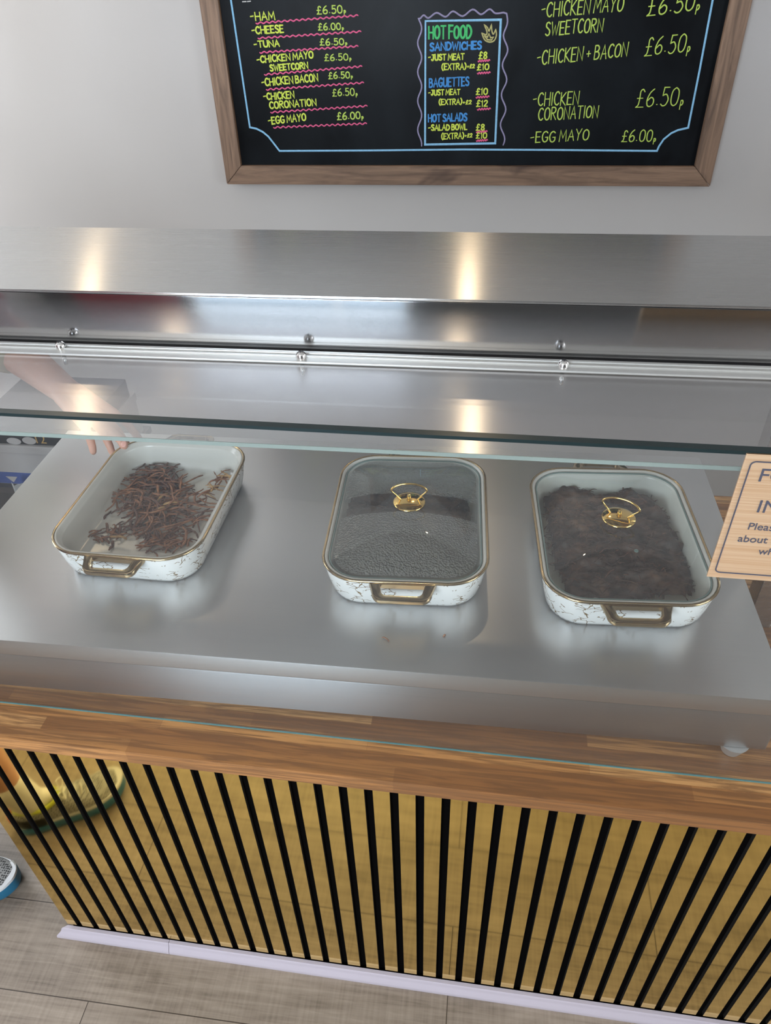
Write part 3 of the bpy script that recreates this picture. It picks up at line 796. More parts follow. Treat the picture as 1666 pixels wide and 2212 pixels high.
def line(pxs, col, w, parent, name='chalk_line'):
    bm = bmesh.new(); ribbon(bm, [at(a, b, YBOARD) for a, b in pxs], w, YBOARD-0.0008)
    return obj(name, bm, CH[col], parent)
def wave(x0, y0, x1, y1, n, amp, col, w, parent):
    pts = []
    for i in range(n*6+1):
        u = i/(n*6); pts.append((x0+(x1-x0)*u, y0+(y1-y0)*u+amp*math.sin(2*PI*n*u)))
    return line(pts, col, w, parent, 'wavy_underline')

# ------------------------------------------------------------------ menu board
mb = thing('menu_board', 'wooden framed chalkboard menu hanging on the grey wall', 'menu board', (-0.1, 2.44, 1.2))
bl, br_, bz, bt = -0.844, 0.634, 1.176, 2.06
fw, yf = 0.0545, 2.416
def rail(p):  # mitred rail from four corners in the x-z plane
    bm = bmesh.new()
    a = [bm.verts.new((x, yf, z)) for x, z in p]; b = [bm.verts.new((x, YW-0.001, z)) for x, z in p]
    bm.faces.new(a); bm.faces.new(b[::-1])
    for i in range(4): bm.faces.new((a[i], b[i], b[(i+1) % 4], a[(i+1) % 4]))
    bmesh.ops.recalc_face_normals(bm, faces=bm.faces)
    bmesh.ops.bevel(bm, geom=list(bm.edges), offset=0.0012, segments=2, affect='EDGES')
    return bm
g = 0.0006
def set_rail(p, vertical):
    o = obj('frame_rail', rail(p), PINE, mb)
    return o
set_rail([(bl+g, bz), (br_-g, bz), (br_-fw-g, bz+fw), (bl+fw+g, bz+fw)], False)
set_rail([(bl+g, bt), (br_-g, bt), (br_-fw-g, bt-fw), (bl+fw+g, bt-fw)], False)
def vrail(p):
    # built lying down and turned upright so that its grain runs along it
    bm = rail(p)
    o = obj('frame_rail', bm, PINE, mb)
    me = o.data; M = Matrix.Rotation(-PI/2, 4, 'Y'); me.transform(M)
    wl = Vector(o.location); o.rotation_euler = (0, PI/2, 0); o.location = wl
    return o
vrail([(bl, bz+g), (bl, bt-g), (bl+fw, bt-fw-g), (bl+fw, bz+fw+g)])
vrail([(br_, bz+g), (br_, bt-g), (br_-fw, bt-fw-g), (br_-fw, bz+fw+g)])
obj('slate', bx(bl+fw-0.004, br_-fw+0.004, YBOARD, YW-0.004, bz+fw-0.004, bt-fw+0.004), BOARD, mb)

def z1(x, y): return (420+x/2.687, y/2.687)
def z2(x, y): return (1040+x/2.661, y/2.661)
def z5(x, y): return (900+x/6.914, 10+y/6.914)
def W_(zf, s, text, x0, y0, x1, y1, h, col, w):
    a, b = zf(x0, y0), zf(x1, y1); write(text, a[0], a[1], b[0], b[1], h/s, col, w, mb)
TY = 0.0042
for t, x0, y0, x1, y1, h, c, w in (
    ('-HAM', 330, 122, 468, 116, 50, 'y', TY), ('£6.50p', 712, 84, 878, 76, 50, 'r', .0032),
    ('-CHEESE', 338, 200, 518, 190, 46, 'y', TY), ('£6.00p', 720, 178, 866, 173, 42, 'r', .0032),
    ('-TUNA', 350, 278, 494, 270, 40, 'y', TY), ('£6.50p', 730, 265, 886, 260, 40, 'r', .0032),
    ('-CHICKEN MAYO', 367, 368, 690, 338, 42, 'y', TY), ('SWEETCORN', 442, 414, 660, 399, 38, 'y', TY), ('£6.50p', 757, 355, 910, 350, 42, 'r', .003),
    ('-CHICKEN BACON', 395, 502, 718, 472, 46, 'y', TY), ('£6.50p', 780, 460, 918, 453, 40, 'r', .0032),
    ('-CHICKEN', 405, 582, 580, 570, 42, 'y', TY), ('CORONATION', 440, 634, 708, 613, 42, 'y', TY), ('£6.50p', 803, 560, 946, 555, 45, 'r', .003),
    ('-EGG MAYO', 433, 724, 648, 700, 44, 'y', TY), ('£6.00p', 830, 697, 980, 690, 45, 'r', .0036)):
    W_(z1, 2.687, t, x0, y0, x1, y1, h, c, w)
for a in ((358, 135, 950, 90), (370, 222, 967, 183), (380, 305, 950, 268), (407, 433, 973, 385), (418, 520, 983, 480), (443, 652, 1003, 615), (460, 740, 1000, 717)):
    p, q = z1(a[0], a[1]), z1(a[2], a[3]); wave(p[0], p[1], q[0], q[1], 17, 1.7, 'p', 0.0034, mb)
line([z1(280, 10), z1(300, 9)], 'w', 0.003, mb); line([z1(308, 9), z1(326, 7)], 'w', 0.003, mb)
TR = 0.0034
for t, x0, y0, x1, y1, h, w in (
    ('-CHICKEN MAYO', 345, 105, 812, 66, 92, TR), ('SWEETCORN', 368, 208, 695, 184, 86, TR), ('£6.50p', 950, 98, 1250, 62, 115, TR),
    ('-CHICKEN + BACON', 320, 376, 835, 328, 86, TR), ('£6.50p', 937, 326, 1196, 300, 116, .003),
    ('-CHICKEN', 297, 614, 556, 604, 82, TR), ('CORONATION', 327, 695, 667, 678, 76, TR), ('£6.50p', 886, 622, 1156, 612, 116, .003),
    ('-EGG MAYO', 282, 825, 615, 806, 68, TR), ('£6.00p', 805, 818, 1000, 815, 72, .003)):
    W_(z2, 2.661, t, x0, y0, x1, y1, h, 'r', w)
for t, x0, y0, x1, y1, h, c, w in (
    ('HOT FOOD', 185, 515, 815, 505, 205, 'g', .0056), ('SANDWICHES', 205, 695, 965, 665, 122, 'd', .0050),
    ('-JUST MEAT', 182, 840, 710, 822, 96, 'y', .0040), ('£8', 930, 818, 1050, 812, 112, 'y', .0036),
    ('(EXTRA)', 380, 980, 740, 968, 96, 'y', .0036), ('+£2', 758, 952, 866, 948, 58, 'y', .0030), ('£10', 905, 980, 1078, 974, 98, 'y', .0036),
    ('BAGUETTES', 192, 1240, 780, 1212, 138, 'd', .0044), ('-JUST MEAT', 182, 1360, 648, 1345, 86, 'y', .0036), ('£10', 890, 1350, 1058, 1345, 98, 'y', .0036),
    ('(EXTRA)', 338, 1502, 678, 1490, 90, 'y', .0036), ('+£2', 695, 1490, 818, 1485, 60, 'y', .0030), ('£12', 895, 1526, 1058, 1520, 98, 'y', .0036),
    ('HOT SALADS', 178, 1756, 750, 1738, 118, 'd', .0048), ('-SALAD BOWL', 182, 1884, 752, 1870, 90, 'y', .0040), ('£8', 890, 1884, 1012, 1880, 96, 'y', .0036),
    ('(EXTRA)', 376, 2014, 706, 2000, 92, 'y', .0036), ('+£2', 722, 1985, 830, 1980, 58, 'y', .0030), ('£10', 890, 2002, 1046, 1998, 90, 'y', .0036)):
    W_(z5, 6.914, t, x0, y0, x1, y1, h, c, w)
for x0, x1, y in ((920, 1095, 838), (910, 1100, 1020), (890, 1085, 1380), (910, 1105, 1560), (895, 1055, 1898), (895, 1060, 2028)):
    p, q = z5(x0, y+6), z5(x1, y-6); wave(p[0], p[1], q[0], q[1], 5, 1.5, 'p', 0.0034, mb)
line([z5(*p) for p in ((135, 245), (1260, 226), (1176, 2072), (128, 2090), (135, 245))], 'b', 0.0058, mb, 'inner_border')
pts = []
for i in range(49):
    u = i/48; pts.append(z5(48+30*math.sin(2*PI*4.4*u+1.2)-8*u*0, 2110-1900*u))
pts = pts + [z5(*p) for p in spline([Vector(p+(0,)) for p in ((60, 205), (110, 158), (180, 200), (300, 122), (435, 182), (545, 100), (690, 172), (840, 72), (965, 146), (1090, 68), (1180, 130), (1300, 118))], 5) for p in [(p.x, p.y)]]
for i in range(49):
    u = i/48; pts.append(z5(1345-65*u+36*math.sin(2*PI*4.4*u+0.2)*(0.3+0.7*min(1, u*6)), 135+1960*u))
line(pts, 'v', 0.0040, mb, 'wavy_border')
fl = spline([Vector(p+(0,)) for p in ((975, 425), (1040, 450), (1052, 400), (1012, 300))], 3)+spline([Vector(p+(0,)) for p in ((1012, 300), (1062, 345), (1085, 395), (1120, 295))], 3)[1:] + \
     spline([Vector(p+(0,)) for p in ((1120, 295), (1128, 400), (1150, 440), (1185, 370))], 3)[1:]+spline([Vector(p+(0,)) for p in ((1185, 370), (1194, 460), (1158, 540), (1090, 560), (1018, 525), (975, 425))], 3)[1:]
line([z5(p.x, p.y) for p in fl], 'o', 0.0034, mb, 'flame_drawing')
line([z5(*p) for p in ((1012, 466), (1062, 486), (1082, 436), (1108, 496), (1150, 486), (1120, 530), (1060, 524), (1012, 466))], 'o', 0.0036, mb, 'flame_drawing')
left = [(499, 0), (510, 74), (525, 175), (540, 275)]
arc1 = [(554, 278), (568, 285), (580, 295), (591, 309), (604, 326)]
arc2 = [(1419.6, 326), (1424, 316), (1434, 301), (1450, 288), (1465, 281), (1487, 276)]
line([(486, -90), (499, 0)]+left[1:]+arc1+[(800, 325), (1000, 323), (1200, 324)]+arc2+[(1512, 150), (1540, 0), (1560, -90)], 'b', 0.0052, mb, 'outer_border')

# ------------------------------------------------------------------ brass plaque on the screen
def text_mesh(name, s, size, m, loc, parent, depth=0.0004):
    cu = bpy.data.curves.new(name, 'FONT'); cu.body = s; cu.size = size; cu.extrude = depth
    to = bpy.data.objects.new(name, cu); C.objects.link(to)
    dg = bpy.context.evaluated_depsgraph_get(); dg.update()
    me = bpy.data.meshes.new_from_object(to.evaluated_get(dg)); bpy.data.objects.remove(to)
    me.materials.clear(); me.materials.append(m)
    o = bpy.data.objects.new(name, me); C.objects.link(o)
    o.parent = parent; o.location = Vector(loc)-world_loc(parent); o.rotation_euler = (PI/2, 0, 0)
    return o
def brass_mat():
    m, nt, p, N, L = nodes_of('brushed copper toned plaque')
    n = noise_tex(N, L, coords(N, L, (4, 1, 420)), 1.0, 3)
    L.new(ramp(N, L, n, [(0.3, srgb(236, 190, 146)), (0.7, srgb(255, 222, 186))]), p.inputs['Base Color'])
    p.inputs['Metallic'].default_value = 0.55; p.inputs['Roughness'].default_value = 0.42; p.inputs['Anisotropic'].default_value = 0.6
    t = N.new('ShaderNodeCombineXYZ'); t.inputs[2].default_value = 1.0; L.new(t.outputs[0], p.inputs['Tangent']); return m
INK = mat('grey engraved ink', srgb(78, 78, 92), 0.5)
pq = thing('allergy_plaque', 'copper toned plaque with grey lettering fixed on the glass screen', 'sign', (0.39, YG, 1.2))
PQx, PQ0, PQ1 = 0.2725, 1.2020, 1.3710
obj('plate', bx(PQx, PQx+0.236, YG-0.0028, YG-0.0004, PQ0, PQ1, 0.0006), brass_mat(), pq)
bm = bmesh.new()
lp = [(PQx+0.118+x, YG-0.0032, (PQ0+PQ1)/2+y) for x, y in rrect(0.236-0.0135, (PQ1-PQ0)-0.0170, 0.005, 5)]
tube(bm, lp, 0.0008, 6, True)
obj('border_line', bm, INK, pq)
_pl = YG-0.0030
def plaque_text(s, px, py, cap):
    p = at(px, py, _pl); text_mesh('lettering', s, cap/0.70, INK, (p.x, _pl, p.z), pq)
plaque_text('FOOD', 1637, 1037, 0.0162)
plaque_text('INTOLERANCE', 1633.5, 1103, 0.0162)
plaque_text('Please', 1616, 1140, 0.0094)
plaque_text('about the', 1595, 1166, 0.0094)
plaque_text('when', 1639, 1193, 0.0094)

# ------------------------------------------------------------------ goods stacked behind the left end
DARKGREEN = mat('dark green crate plastic', srgb(30, 44, 40), 0.5)
CARD = mat('grey white card', srgb(188, 184, 182), 0.6)
BLUEC = mat('blue printed card', srgb(62, 88, 158), 0.5)
BLACKC = mat('black printed card', srgb(26, 25, 30), 0.45)
PAPER = mat('white paper', srgb(225, 226, 224), 0.7)
GOLDINK = mat('gold ink', srgb(196, 158, 92), 0.4)
cx0, cx1 = -1.24, -0.935
t = thing('side_cabinet', 'low dark cabinet in shadow beyond the left end of the hot plate', 'cabinet', (-1.09, 1.52, 0))
obj('body', bx(cx0, cx1, 1.39, 1.70, 0.06, 0.690), mat('dark cabinet', srgb(40, 40, 44), 0.5), t)
obj('plinth', bx(cx0+0.01, cx1-0.01, 1.41, 1.69, 0.0, 0.06), BLACKPL, t)
obj('cabinet_top', bx(cx0-0.005, cx1+0.005, 1.385, 1.705, 0.690, 0.708), mat('dark cabinet top', srgb(58, 56, 58), 0.4), t)
YX = 1.40
def zz(py): return at(40, py, YX).z
zb0, zb1, zb2, zb3 = 0.7085, zz(1021), zz(962), zz(945)+0.028
t = thing('carton', 'white carton with a blue printed band, under the black box left of the hot plate', 'box', (-1.09, 1.52, zb0))
obj('card_body', bx(cx0+0.01, cx1-0.004, YX, YX+0.28, zb0, zb2-0.006, 0.003), CARD, t)
obj('lid', bx(cx0+0.007, cx1-0.001, YX-0.003, YX+0.283, zb2-0.024, zb2, 0.003), CARD, t)
obj('blue_band', bx(cx0+0.012, cx1-0.006, YX-0.0008, YX+0.02, zb0+0.002, zb1), BLUEC, t)
pa = at(26, 1032, YX-0.001)
bm = bmesh.new()
ys = YX-0.0016
vs = [bm.verts.new((pa.x+a, y, pa.z+b)) for y in (ys, ys+0.0006) for a, b in ((-0.016, 0.004), (0.016, 0.004), (0, -0.014))]
bm.faces.new(vs[:3]); bm.faces.new(vs[3:][::-1])
for i in range(3): bm.faces.new((vs[i], vs[3+i], vs[3+(i+1) % 3], vs[(i+1) % 3]))
obj('arrow_mark', bm, CARD, t)
t = thing('black_carton', 'black box printed with white ovals and a gold 12, topmost behind the hot plate', 'box', (-1.09, 1.52, zb2))
obj('card_body', bx(cx0+0.012, cx1-0.006, YX+0.004, YX+0.26, zb2+0.0008, zb3, 0.003), BLACKC, t)
for px, py, w, h in ((30, 953, 0.019, 0.0095), (63, 952, 0.018, 0.0105)):
    c = at(px, py, YX+0.003); bm = bmesh.new()
    lo = [[(c.x+w*math.cos(a*PI/12), yy, c.z+h*math.sin(a*PI/12)) for a in range(24)] for yy in (YX+0.0026, YX+0.0038)]
    loft(bm, lo, True, True); obj('oval_print', bm, CARD, t)
c = at(74, 957, YX+0.003); text_mesh('lettering', '12', 0.034, GOLDINK, (c.x, YX+0.0034, c.z), t)
t = thing('green_crate', 'dark green crate standing at the left end of the counter', 'crate', (-1.09, 1.2, 0))
bm = bmesh.new()
for a in ((-1.24, -0.90, 1.06, 1.075), (-1.24, -0.90, 1.355, 1.37), (-1.24, -1.225, 1.075, 1.355), (-0.915, -0.90, 1.075, 1.355)):
    box(bm, a[0], a[1], a[2], a[3], 0.0, 0.60)
box(bm, -1.24, -0.90, 1.06, 1.37, 0.0, 0.02)
obj('crate_wall', bm, DARKGREEN, t)
obj('crate_rim', bx(-1.25, -0.895, 1.05, 1.065, 0.575, 0.605, 0.003), DARKGREEN, t)
# crumpled white paper sticking up out of the crate
bm = bmesh.new(); n = 14
c0, c1, c2, c3 = at(16, 1092, 1.30), at(56, 1092, 1.30), at(42, 1050, 1.34), at(20, 1046, 1.34)
c0.z -= 0.30; c1.z -= 0.30
grid = [[None]*(n+1) for _ in range(n+1)]
for i in range(n+1):
    for j in range(n+1):
        u, v = i/n, j/n
        p = (c0*(1-u)+c1*u)*(1-v)+(c3*(1-u)+c2*u)*v
        p.y += 0.02*noise.noise(Vector((u*3, v*3, 2)))+0.012*abs(u-0.45)*2
        grid[i][j] = bm.verts.new(p)
for i in range(n):
    for j in range(n): bm.faces.new((grid[i][j], grid[i+1][j], grid[i+1][j+1], grid[i][j+1]))
bmesh.ops.solidify(bm, geom=bm.faces[:], thickness=0.001)
tag(obj('paper_bag', bm, PAPER), 'white paper bag poking out of the dark green crate', 'paper bag')

# ------------------------------------------------------------------ people
def capsule(bm, a, b, ra, rb, seg=14):
    a, b = Vector(a), Vector(b); d = b-a; L = max(d.length, 1e-6); d.normalize()
    up = Vector((0, 0, 1)) if abs(d.z) < 0.9 else Vector((1, 0, 0))
    u = d.cross(up).normalized(); v = d.cross(u)
    loops = []
    for k in range(1, 5):
        t = PI/2*k/4; loops.append((a-d*ra*math.cos(t), ra*math.sin(t)))
    for k in range(0, 4):
        t = PI/2*k/4; loops.append((b+d*rb*math.sin(t), rb*math.cos(t)))
    loft(bm, [[c+r*(math.cos(2*PI*i/seg)*u+math.sin(2*PI*i/seg)*v) for i in range(seg)] for c, r in loops], True, True)
def chain(bm, pts):
    for (a, ra), (b, rb) in zip(pts, pts[1:]): capsule(bm, a, b, ra, rb)
def ellipsoid(bm, c, rx, ry, rz, rot=None):
    r = bmesh.ops.create_uvsphere(bm, u_segments=20, v_segments=14, radius=1.0)
    M = Matrix.Translation(c) @ (rot or Matrix.Identity(4)) @ Matrix.Diagonal((rx, ry, rz, 1))
    bmesh.ops.transform(bm, matrix=M, verts=r['verts'])
def flesh(name, bm, m, voxel, parent=None, smooth=6):
    o = obj(name, bm, m, parent)
    r = o.modifiers.new('remesh', 'REMESH'); r.mode = 'VOXEL'; r.voxel_size = voxel; r.use_smooth_shade = True
    s = o.modifiers.new('smooth', 'SMOOTH'); s.iterations = smooth; s.factor = 0.5
    return o
def skin_mat():
    m, nt, p, N, L = nodes_of('skin')
    n = noise_tex(N, L, coords(N, L, (1, 1, 1)), 30, 4)
    L.new(mixc(N, L, n, srgb(196, 142, 120), srgb(222, 172, 150)), p.inputs['Base Color'])
    p.inputs['Roughness'].default_value = 0.5; p.inputs['Subsurface Weight'].default_value = 0.08
    p.inputs['Subsurface Radius'].default_value = (0.01, 0.004, 0.002); return m
SKIN = skin_mat()
NAIL = mat('finger nail', srgb(226, 170, 156), 0.3)
HAIR = mat('brown hair', srgb(62, 44, 34), 0.6)
def head(bm, c, face):
    """skull, jaw, nose, brow, lips and ears looking along face"""
    c = Vector(c); f = Vector(face).normalized(); s = f.cross(Vector((0, 0, 1))).normalized()
    rot = Matrix((( s.x, f.x, 0, 0), (s.y, f.y, 0, 0), (0, 0, 1, 0), (0, 0, 0, 1)))
    ellipsoid(bm, c+Vector((0, 0, 0.02)), 0.076, 0.096, 0.100, rot)
    ellipsoid(bm, c+f*0.025-Vector((0, 0, 0.05)), 0.058, 0.068, 0.065, rot)
    capsule(bm, c+f*0.092+Vector((0, 0, 0.012)), c+f*0.112-Vector((0, 0, 0.024)), 0.009, 0.014)
    capsule(bm, c+f*0.086-s*0.022-Vector((0, 0, 0.058)), c+f*0.086+s*0.022-Vector((0, 0, 0.058)), 0.009, 0.009)
    capsule(bm, c+f*0.082-s*0.04+Vector((0, 0, 0.032)), c+f*0.082+s*0.04+Vector((0, 0, 0.032)), 0.011, 0.011)
    for q in (-1, 1): ellipsoid(bm, c+s*q*0.078-Vector((0, 0, 0.004)), 0.012, 0.018, 0.030, rot)
    return c, f, s
def eyes(c, f, s, parent):
    for q in (-1, 1):
        bm = bmesh.new(); ellipsoid(bm, c+f*0.080+s*q*0.031+Vector((0, 0, 0.010)), 0.011, 0.011, 0.0085)
        e = obj('eye', bm, mat('eye white', srgb(215, 210, 204), 0.2), parent, True)
        bm = bmesh.new(); ellipsoid(bm, c+f*0.0885+s*q*0.031+Vector((0, 0, 0.010)), 0.0048, 0.0048, 0.0048)
        obj('iris', bm, HAIR, e, True)
def hair(c, f, s, parent):
    rot = Matrix(((s.x, f.x, 0, 0), (s.y, f.y, 0, 0), (0, 0, 1, 0), (0, 0, 0, 1)))
    bm = bmesh.new(); ellipsoid(bm, c-f*0.020+Vector((0, 0, 0.045)), 0.084, 0.094, 0.090, rot)
    obj('hair', bm, HAIR, parent, True)

# customer standing at the left end of the counter, seen by the shoes
SHOEM = None
def mesh_upper_mat():
    m, nt, p, N, L = nodes_of('grey knitted mesh')
    v = N.new('ShaderNodeTexVoronoi'); v.inputs['Scale'].default_value = 190; v.inputs['Randomness'].default_value = 0.35
    L.new(coords(N, L, (1, 1, 1)), v.inputs['Vector'])
    L.new(ramp(N, L, v.outputs['Distance'], [(0.30, srgb(34, 34, 36)), (0.46, srgb(166, 166, 164))]), p.inputs['Base Color'])
    p.inputs['Roughness'].default_value = 0.8; return m
MESHUP = mesh_upper_mat()
SOLEBLUE = mat('blue rubber sole', srgb(42, 116, 152), 0.5)
MIDSOLE = mat('white foam midsole', srgb(226, 228, 230), 0.5)
LIME = mat('lime collar', srgb(196, 206, 66), 0.7)
SOCK = mat('white ribbed sock', srgb(228, 224, 214), 0.9)
CORAL = mat('coral heel tab', srgb(226, 96, 80), 0.6)
LACE = mat('white laces', srgb(228, 226, 216), 0.8)
def make_shoe(parent, heel, toe, side):
    """running shoe from heel to toe; side +1 curves its toe to the left"""
    heel, toe = Vector((*heel, 0)), Vector((*toe, 0)); d = (toe-heel); Ln = d.length; d.normalize(); nrm = Vector((-d.y, d.x, 0))
    def P(u, w, z): return heel+d*(u*Ln)+nrm*(w+side*0.010*math.sin(PI*u)*-1)+Vector((0, 0, z))
    raw = [(0.0, .006, 0, .040, 0), (.02, .020, 0, .086, 0), (.07, .031, 0, .094, .016), (.15, .036, 0, .086, .024), (.28, .036, 0, .080, .026), (.42, .038, 0, .088, .016), (.50, .041, 0, .083, 0), (.60, .046, 0, .073, 0),
           (.70, .049, .001, .062, 0), (.78, .048, .003, .055, 0), (.85, .045, .006, .050, 0), (.91, .038, .009, .045, 0), (.955, .028, .012, .041, 0), (.985, .016, .016, .035, 0), (1.0, .004, .018, .030, 0)]
    st = []
    for (p, q) in zip(raw, raw[1:]):
        for k in range(3): st.append(tuple(m+(n_-m)*k/3 for m, n_ in zip(p, q)))
    st.append(raw[-1])
    for _ in range(2): st = [st[0]]+[tuple((st[i-1][k]+2*st[i][k]+st[i+1][k])/4 for k in range(5)) for i in range(1, len(st)-1)]+[st[-1]]
    us, hw, up, ht, op = ([p[k] for p in st] for k in range(5))
    toe_k = [k for k in range(len(us)) if us[k] > 0.86]; heel_k = [k for k in range(len(us)) if us[k] < 0.29]
    def outline(scale, z, lift=1.0):
        a = [P(u, h*scale, z+lift*q) for u, h, q in zip(us, hw, up)]
        b = [P(u, -h*scale, z+lift*q) for u, h, q in zip(us, hw, up)][::-1]
        return a+b
    bm = bmesh.new(); loft(bm, [outline(0.94, 0.001), outline(1.03, 0.006), outline(1.06, 0.026), outline(1.01, 0.033)], True, True)
    root = obj('shoe', bm, SOLEBLUE, parent, True, autosmooth=50)
    bm = bmesh.new(); loft(bm, [outline(1.01, 0.0332), outline(1.03, 0.037), outline(0.99, 0.042)], True, True)
    obj('midsole', bm, MIDSOLE, root, True, autosmooth=50)
    bm = bmesh.new(); loops = []
    for u, h, q, t, o_ in zip(us, hw, up, ht, op):
        lp = []
        for k in range(13):
            a = PI*k/12; c, s_ = math.cos(a), math.sin(a)
            w = h*0.98*(abs(c)**0.75)*(1 if c > 0 else -1)
            z = 0.036+q+(t-0.036)*(s_**0.8)
            if o_ > 0 and abs(w) < o_: w = o_*(1 if c >= 0 else -1)
            lp.append(P(u, w, z))
        loops.append(lp)
    # a gap in the arch leaves the opening
    rings = [[bm.verts.new(c) for c in lp] for lp in loops]
    for i, (a, b) in enumerate(zip(rings, rings[1:])):
        for k in range(12):
            if 0.06 < us[i] < 0.40 and k in (5, 6): continue
            bm.faces.new((a[k], a[k+1], b[k+1], b[k]))
    obj('upper', bm, MESHUP, root, True)
    bm = bmesh.new()
    ring = [P(0.075, 0.020, 0.095), P(0.15, 0.026, 0.088), P(0.28, 0.028, 0.082), P(0.40, 0.020, 0.090), P(0.435, 0, 0.094), P(0.40, -0.020, 0.090), P(0.28, -0.028, 0.082), P(0.15, -0.026, 0.088), P(0.075, -0.020, 0.095), P(0.05, 0, 0.100)]
    tube(bm, spline(ring, 4, True), 0.0055, 8, True); obj('collar', bm, LIME, root, True)
    bm = bmesh.new()
    for u, z in ((0.47, 0.0895), (0.52, 0.0855), (0.57, 0.0805), (0.62, 0.0755), (0.67, 0.0700)):
        tube(bm, spline([P(u, 0.019, z-0.006), P(u+0.012, 0.0, z+0.002), P(u, -0.019, z-0.006)], 4), 0.0022, 6)
    tube(bm, spline([P(0.47, 0.004, 0.093), P(0.45, 0.022, 0.110), P(0.50, 0.034, 0.100), P(0.48, 0.006, 0.093)], 5), 0.0017, 6)
    tube(bm, spline([P(0.47, -0.004, 0.093), P(0.45, -0.022, 0.110), P(0.50, -0.034, 0.100), P(0.48, -0.006, 0.093)], 5), 0.0017, 6)
    tube(bm, spline([P(0.47, 0, 0.093), P(0.49, 0.015, 0.118), P(0.44, 0.020, 0.130)], 5), 0.0017, 6)
    obj('laces', bm, LACE, root, True)
    bm = bmesh.new(); loft(bm, [[P(u, h*1.05, 0.038+q+0.002) for u, h, q in [(us[k], hw[k], up[k]) for k in toe_k]]+[P(u, -h*1.05, 0.038+q+0.002) for u, h, q in [(us[k], hw[k], up[k]) for k in toe_k]][::-1],
                               [P(u-0.004, h*0.96, 0.047+q*0.6) for u, h, q in [(us[k], hw[k], up[k]) for k in toe_k]]+[P(u-0.004, -h*0.96, 0.047+q*0.6) for u, h, q in [(us[k], hw[k], up[k]) for k in toe_k]][::-1]])
    obj('toe_guard', bm, LACE, root, True)
    bm = bmesh.new(); k = [(us[i], hw[i]) for i in heel_k]
    loft(bm, [[P(u, h*1.04, z-0.05*u) for u, h in k[::-1]]+[P(u, -h*1.04, z-0.05*u) for u, h in k] for z in (0.040, 0.058, 0.076)], closed=False)
    bmesh.ops.solidify(bm, geom=bm.faces[:], thickness=0.0015)
    e = obj('heel_counter', bm, BLACKPL, root, True); e['label'] = 'black heel counter'
    bm = bmesh.new(); tube(bm, [P(-0.012, 0, 0.036), P(-0.008, 0, 0.060), P(0.012, 0, 0.088)], [0.010, 0.010, 0.008], 8, flat=0.4); obj('heel_tab', bm, CORAL, root, True)
    return root
RH, RT = (-1.125, 0.430), (-0.900, 0.268)
LH, LT = (-1.313, 0.764), (-1.036, 0.716)
bm = bmesh.new()
Rank, Lank = (-1.083, 0.400, 0.10), (-1.265, 0.755, 0.10)
hipc = Vector((-1.22, 0.58, 0.94))
chain(bm, [((-1.03, 0.362, 0.055), 0.016), (Rank, 0.028), ((-1.105, 0.412, 0.20), 0.036), ((-1.13, 0.42, 0.34), 0.056), ((-1.13, 0.44, 0.50), 0.054), ((-1.18, 0.48, 0.72), 0.075), ((-1.21, 0.49, 0.90), 0.085)])
chain(bm, [((-1.20, 0.744, 0.055), 0.016), (Lank, 0.028), ((-1.28, 0.755, 0.20), 0.036), ((-1.29, 0.745, 0.34), 0.056), ((-1.27, 0.73, 0.50), 0.054), ((-1.24, 0.69, 0.72), 0.075), ((-1.22, 0.67, 0.90), 0.085)])
chain(bm, [((-1.22, 0.49, 0.95), 0.10), ((-1.22, 0.67, 0.95), 0.10)])
chain(bm, [((-1.22, 0.58, 0.95), 0.12), ((-1.22, 0.58, 1.15), 0.115), ((-1.22, 0.58, 1.36), 0.125)])
chain(bm, [((-1.22, 0.42, 1.40), 0.060), ((-1.22, 0.58, 1.42), 0.075), ((-1.22, 0.74, 1.40), 0.060)])
chain(bm, [((-1.22, 0.58, 1.42), 0.060), ((-1.21, 0.58, 1.56), 0.055)])
for sy, q in ((0.40, -1), (0.76, 1)):
    chain(bm, [((-1.22, sy, 1.40), 0.058), ((-1.24, sy+q*0.06, 1.12), 0.045), ((-1.17, sy+q*0.05, 0.88), 0.030), ((-1.14, sy+q*0.04, 0.82), 0.034), ((-1.13, sy+q*0.04, 0.77), 0.030)])
    for k in range(4): chain(bm, [((-1.15+0.018*k, sy+q*0.04, 0.78), 0.010), ((-1.14+0.018*k, sy+q*0.035, 0.73), 0.009), ((-1.14+0.016*k, sy+q*0.025, 0.70-0.008*(k == 1)), 0.008)])
    chain(bm, [((-1.13, sy+q*0.03, 0.83), 0.012), ((-1.10, sy+q*0.015, 0.79), 0.010), ((-1.10, sy+q*0.01, 0.76), 0.009)])
hc, hf, hs = head(bm, (-1.20, 0.58, 1.67), (1, 0.2, -0.1))
cust = flesh('person', bm, SKIN, 0.006)
tag(cust, 'person left of the counter in white socks and grey blue-soled running shoes', 'person')
hair(hc, hf, hs, cust); eyes(hc, hf, hs, cust)
bm = bmesh.new()
for yy in (0.50, 0.58, 0.66): chain(bm, [((-1.22, yy, 0.985), 0.138), ((-1.22, yy, 1.15), 0.134), ((-1.22, yy, 1.36), 0.138)])
chain(bm, [((-1.22, 0.43, 1.40), 0.08), ((-1.22, 0.58, 1.44), 0.08), ((-1.22, 0.73, 1.40), 0.08)])
for sy, q in ((0.40, -1), (0.76, 1)): chain(bm, [((-1.22, sy, 1.40), 0.078), ((-1.235, sy+q*0.045, 1.20), 0.070)])
flesh('shirt', bm, mat('maroon jersey', srgb(96, 30, 42), 0.85), 0.012, cust)
bm = bmesh.new()
chain(bm, [((-1.22, 0.50, 0.93), 0.112), ((-1.22, 0.66, 0.93), 0.112)])
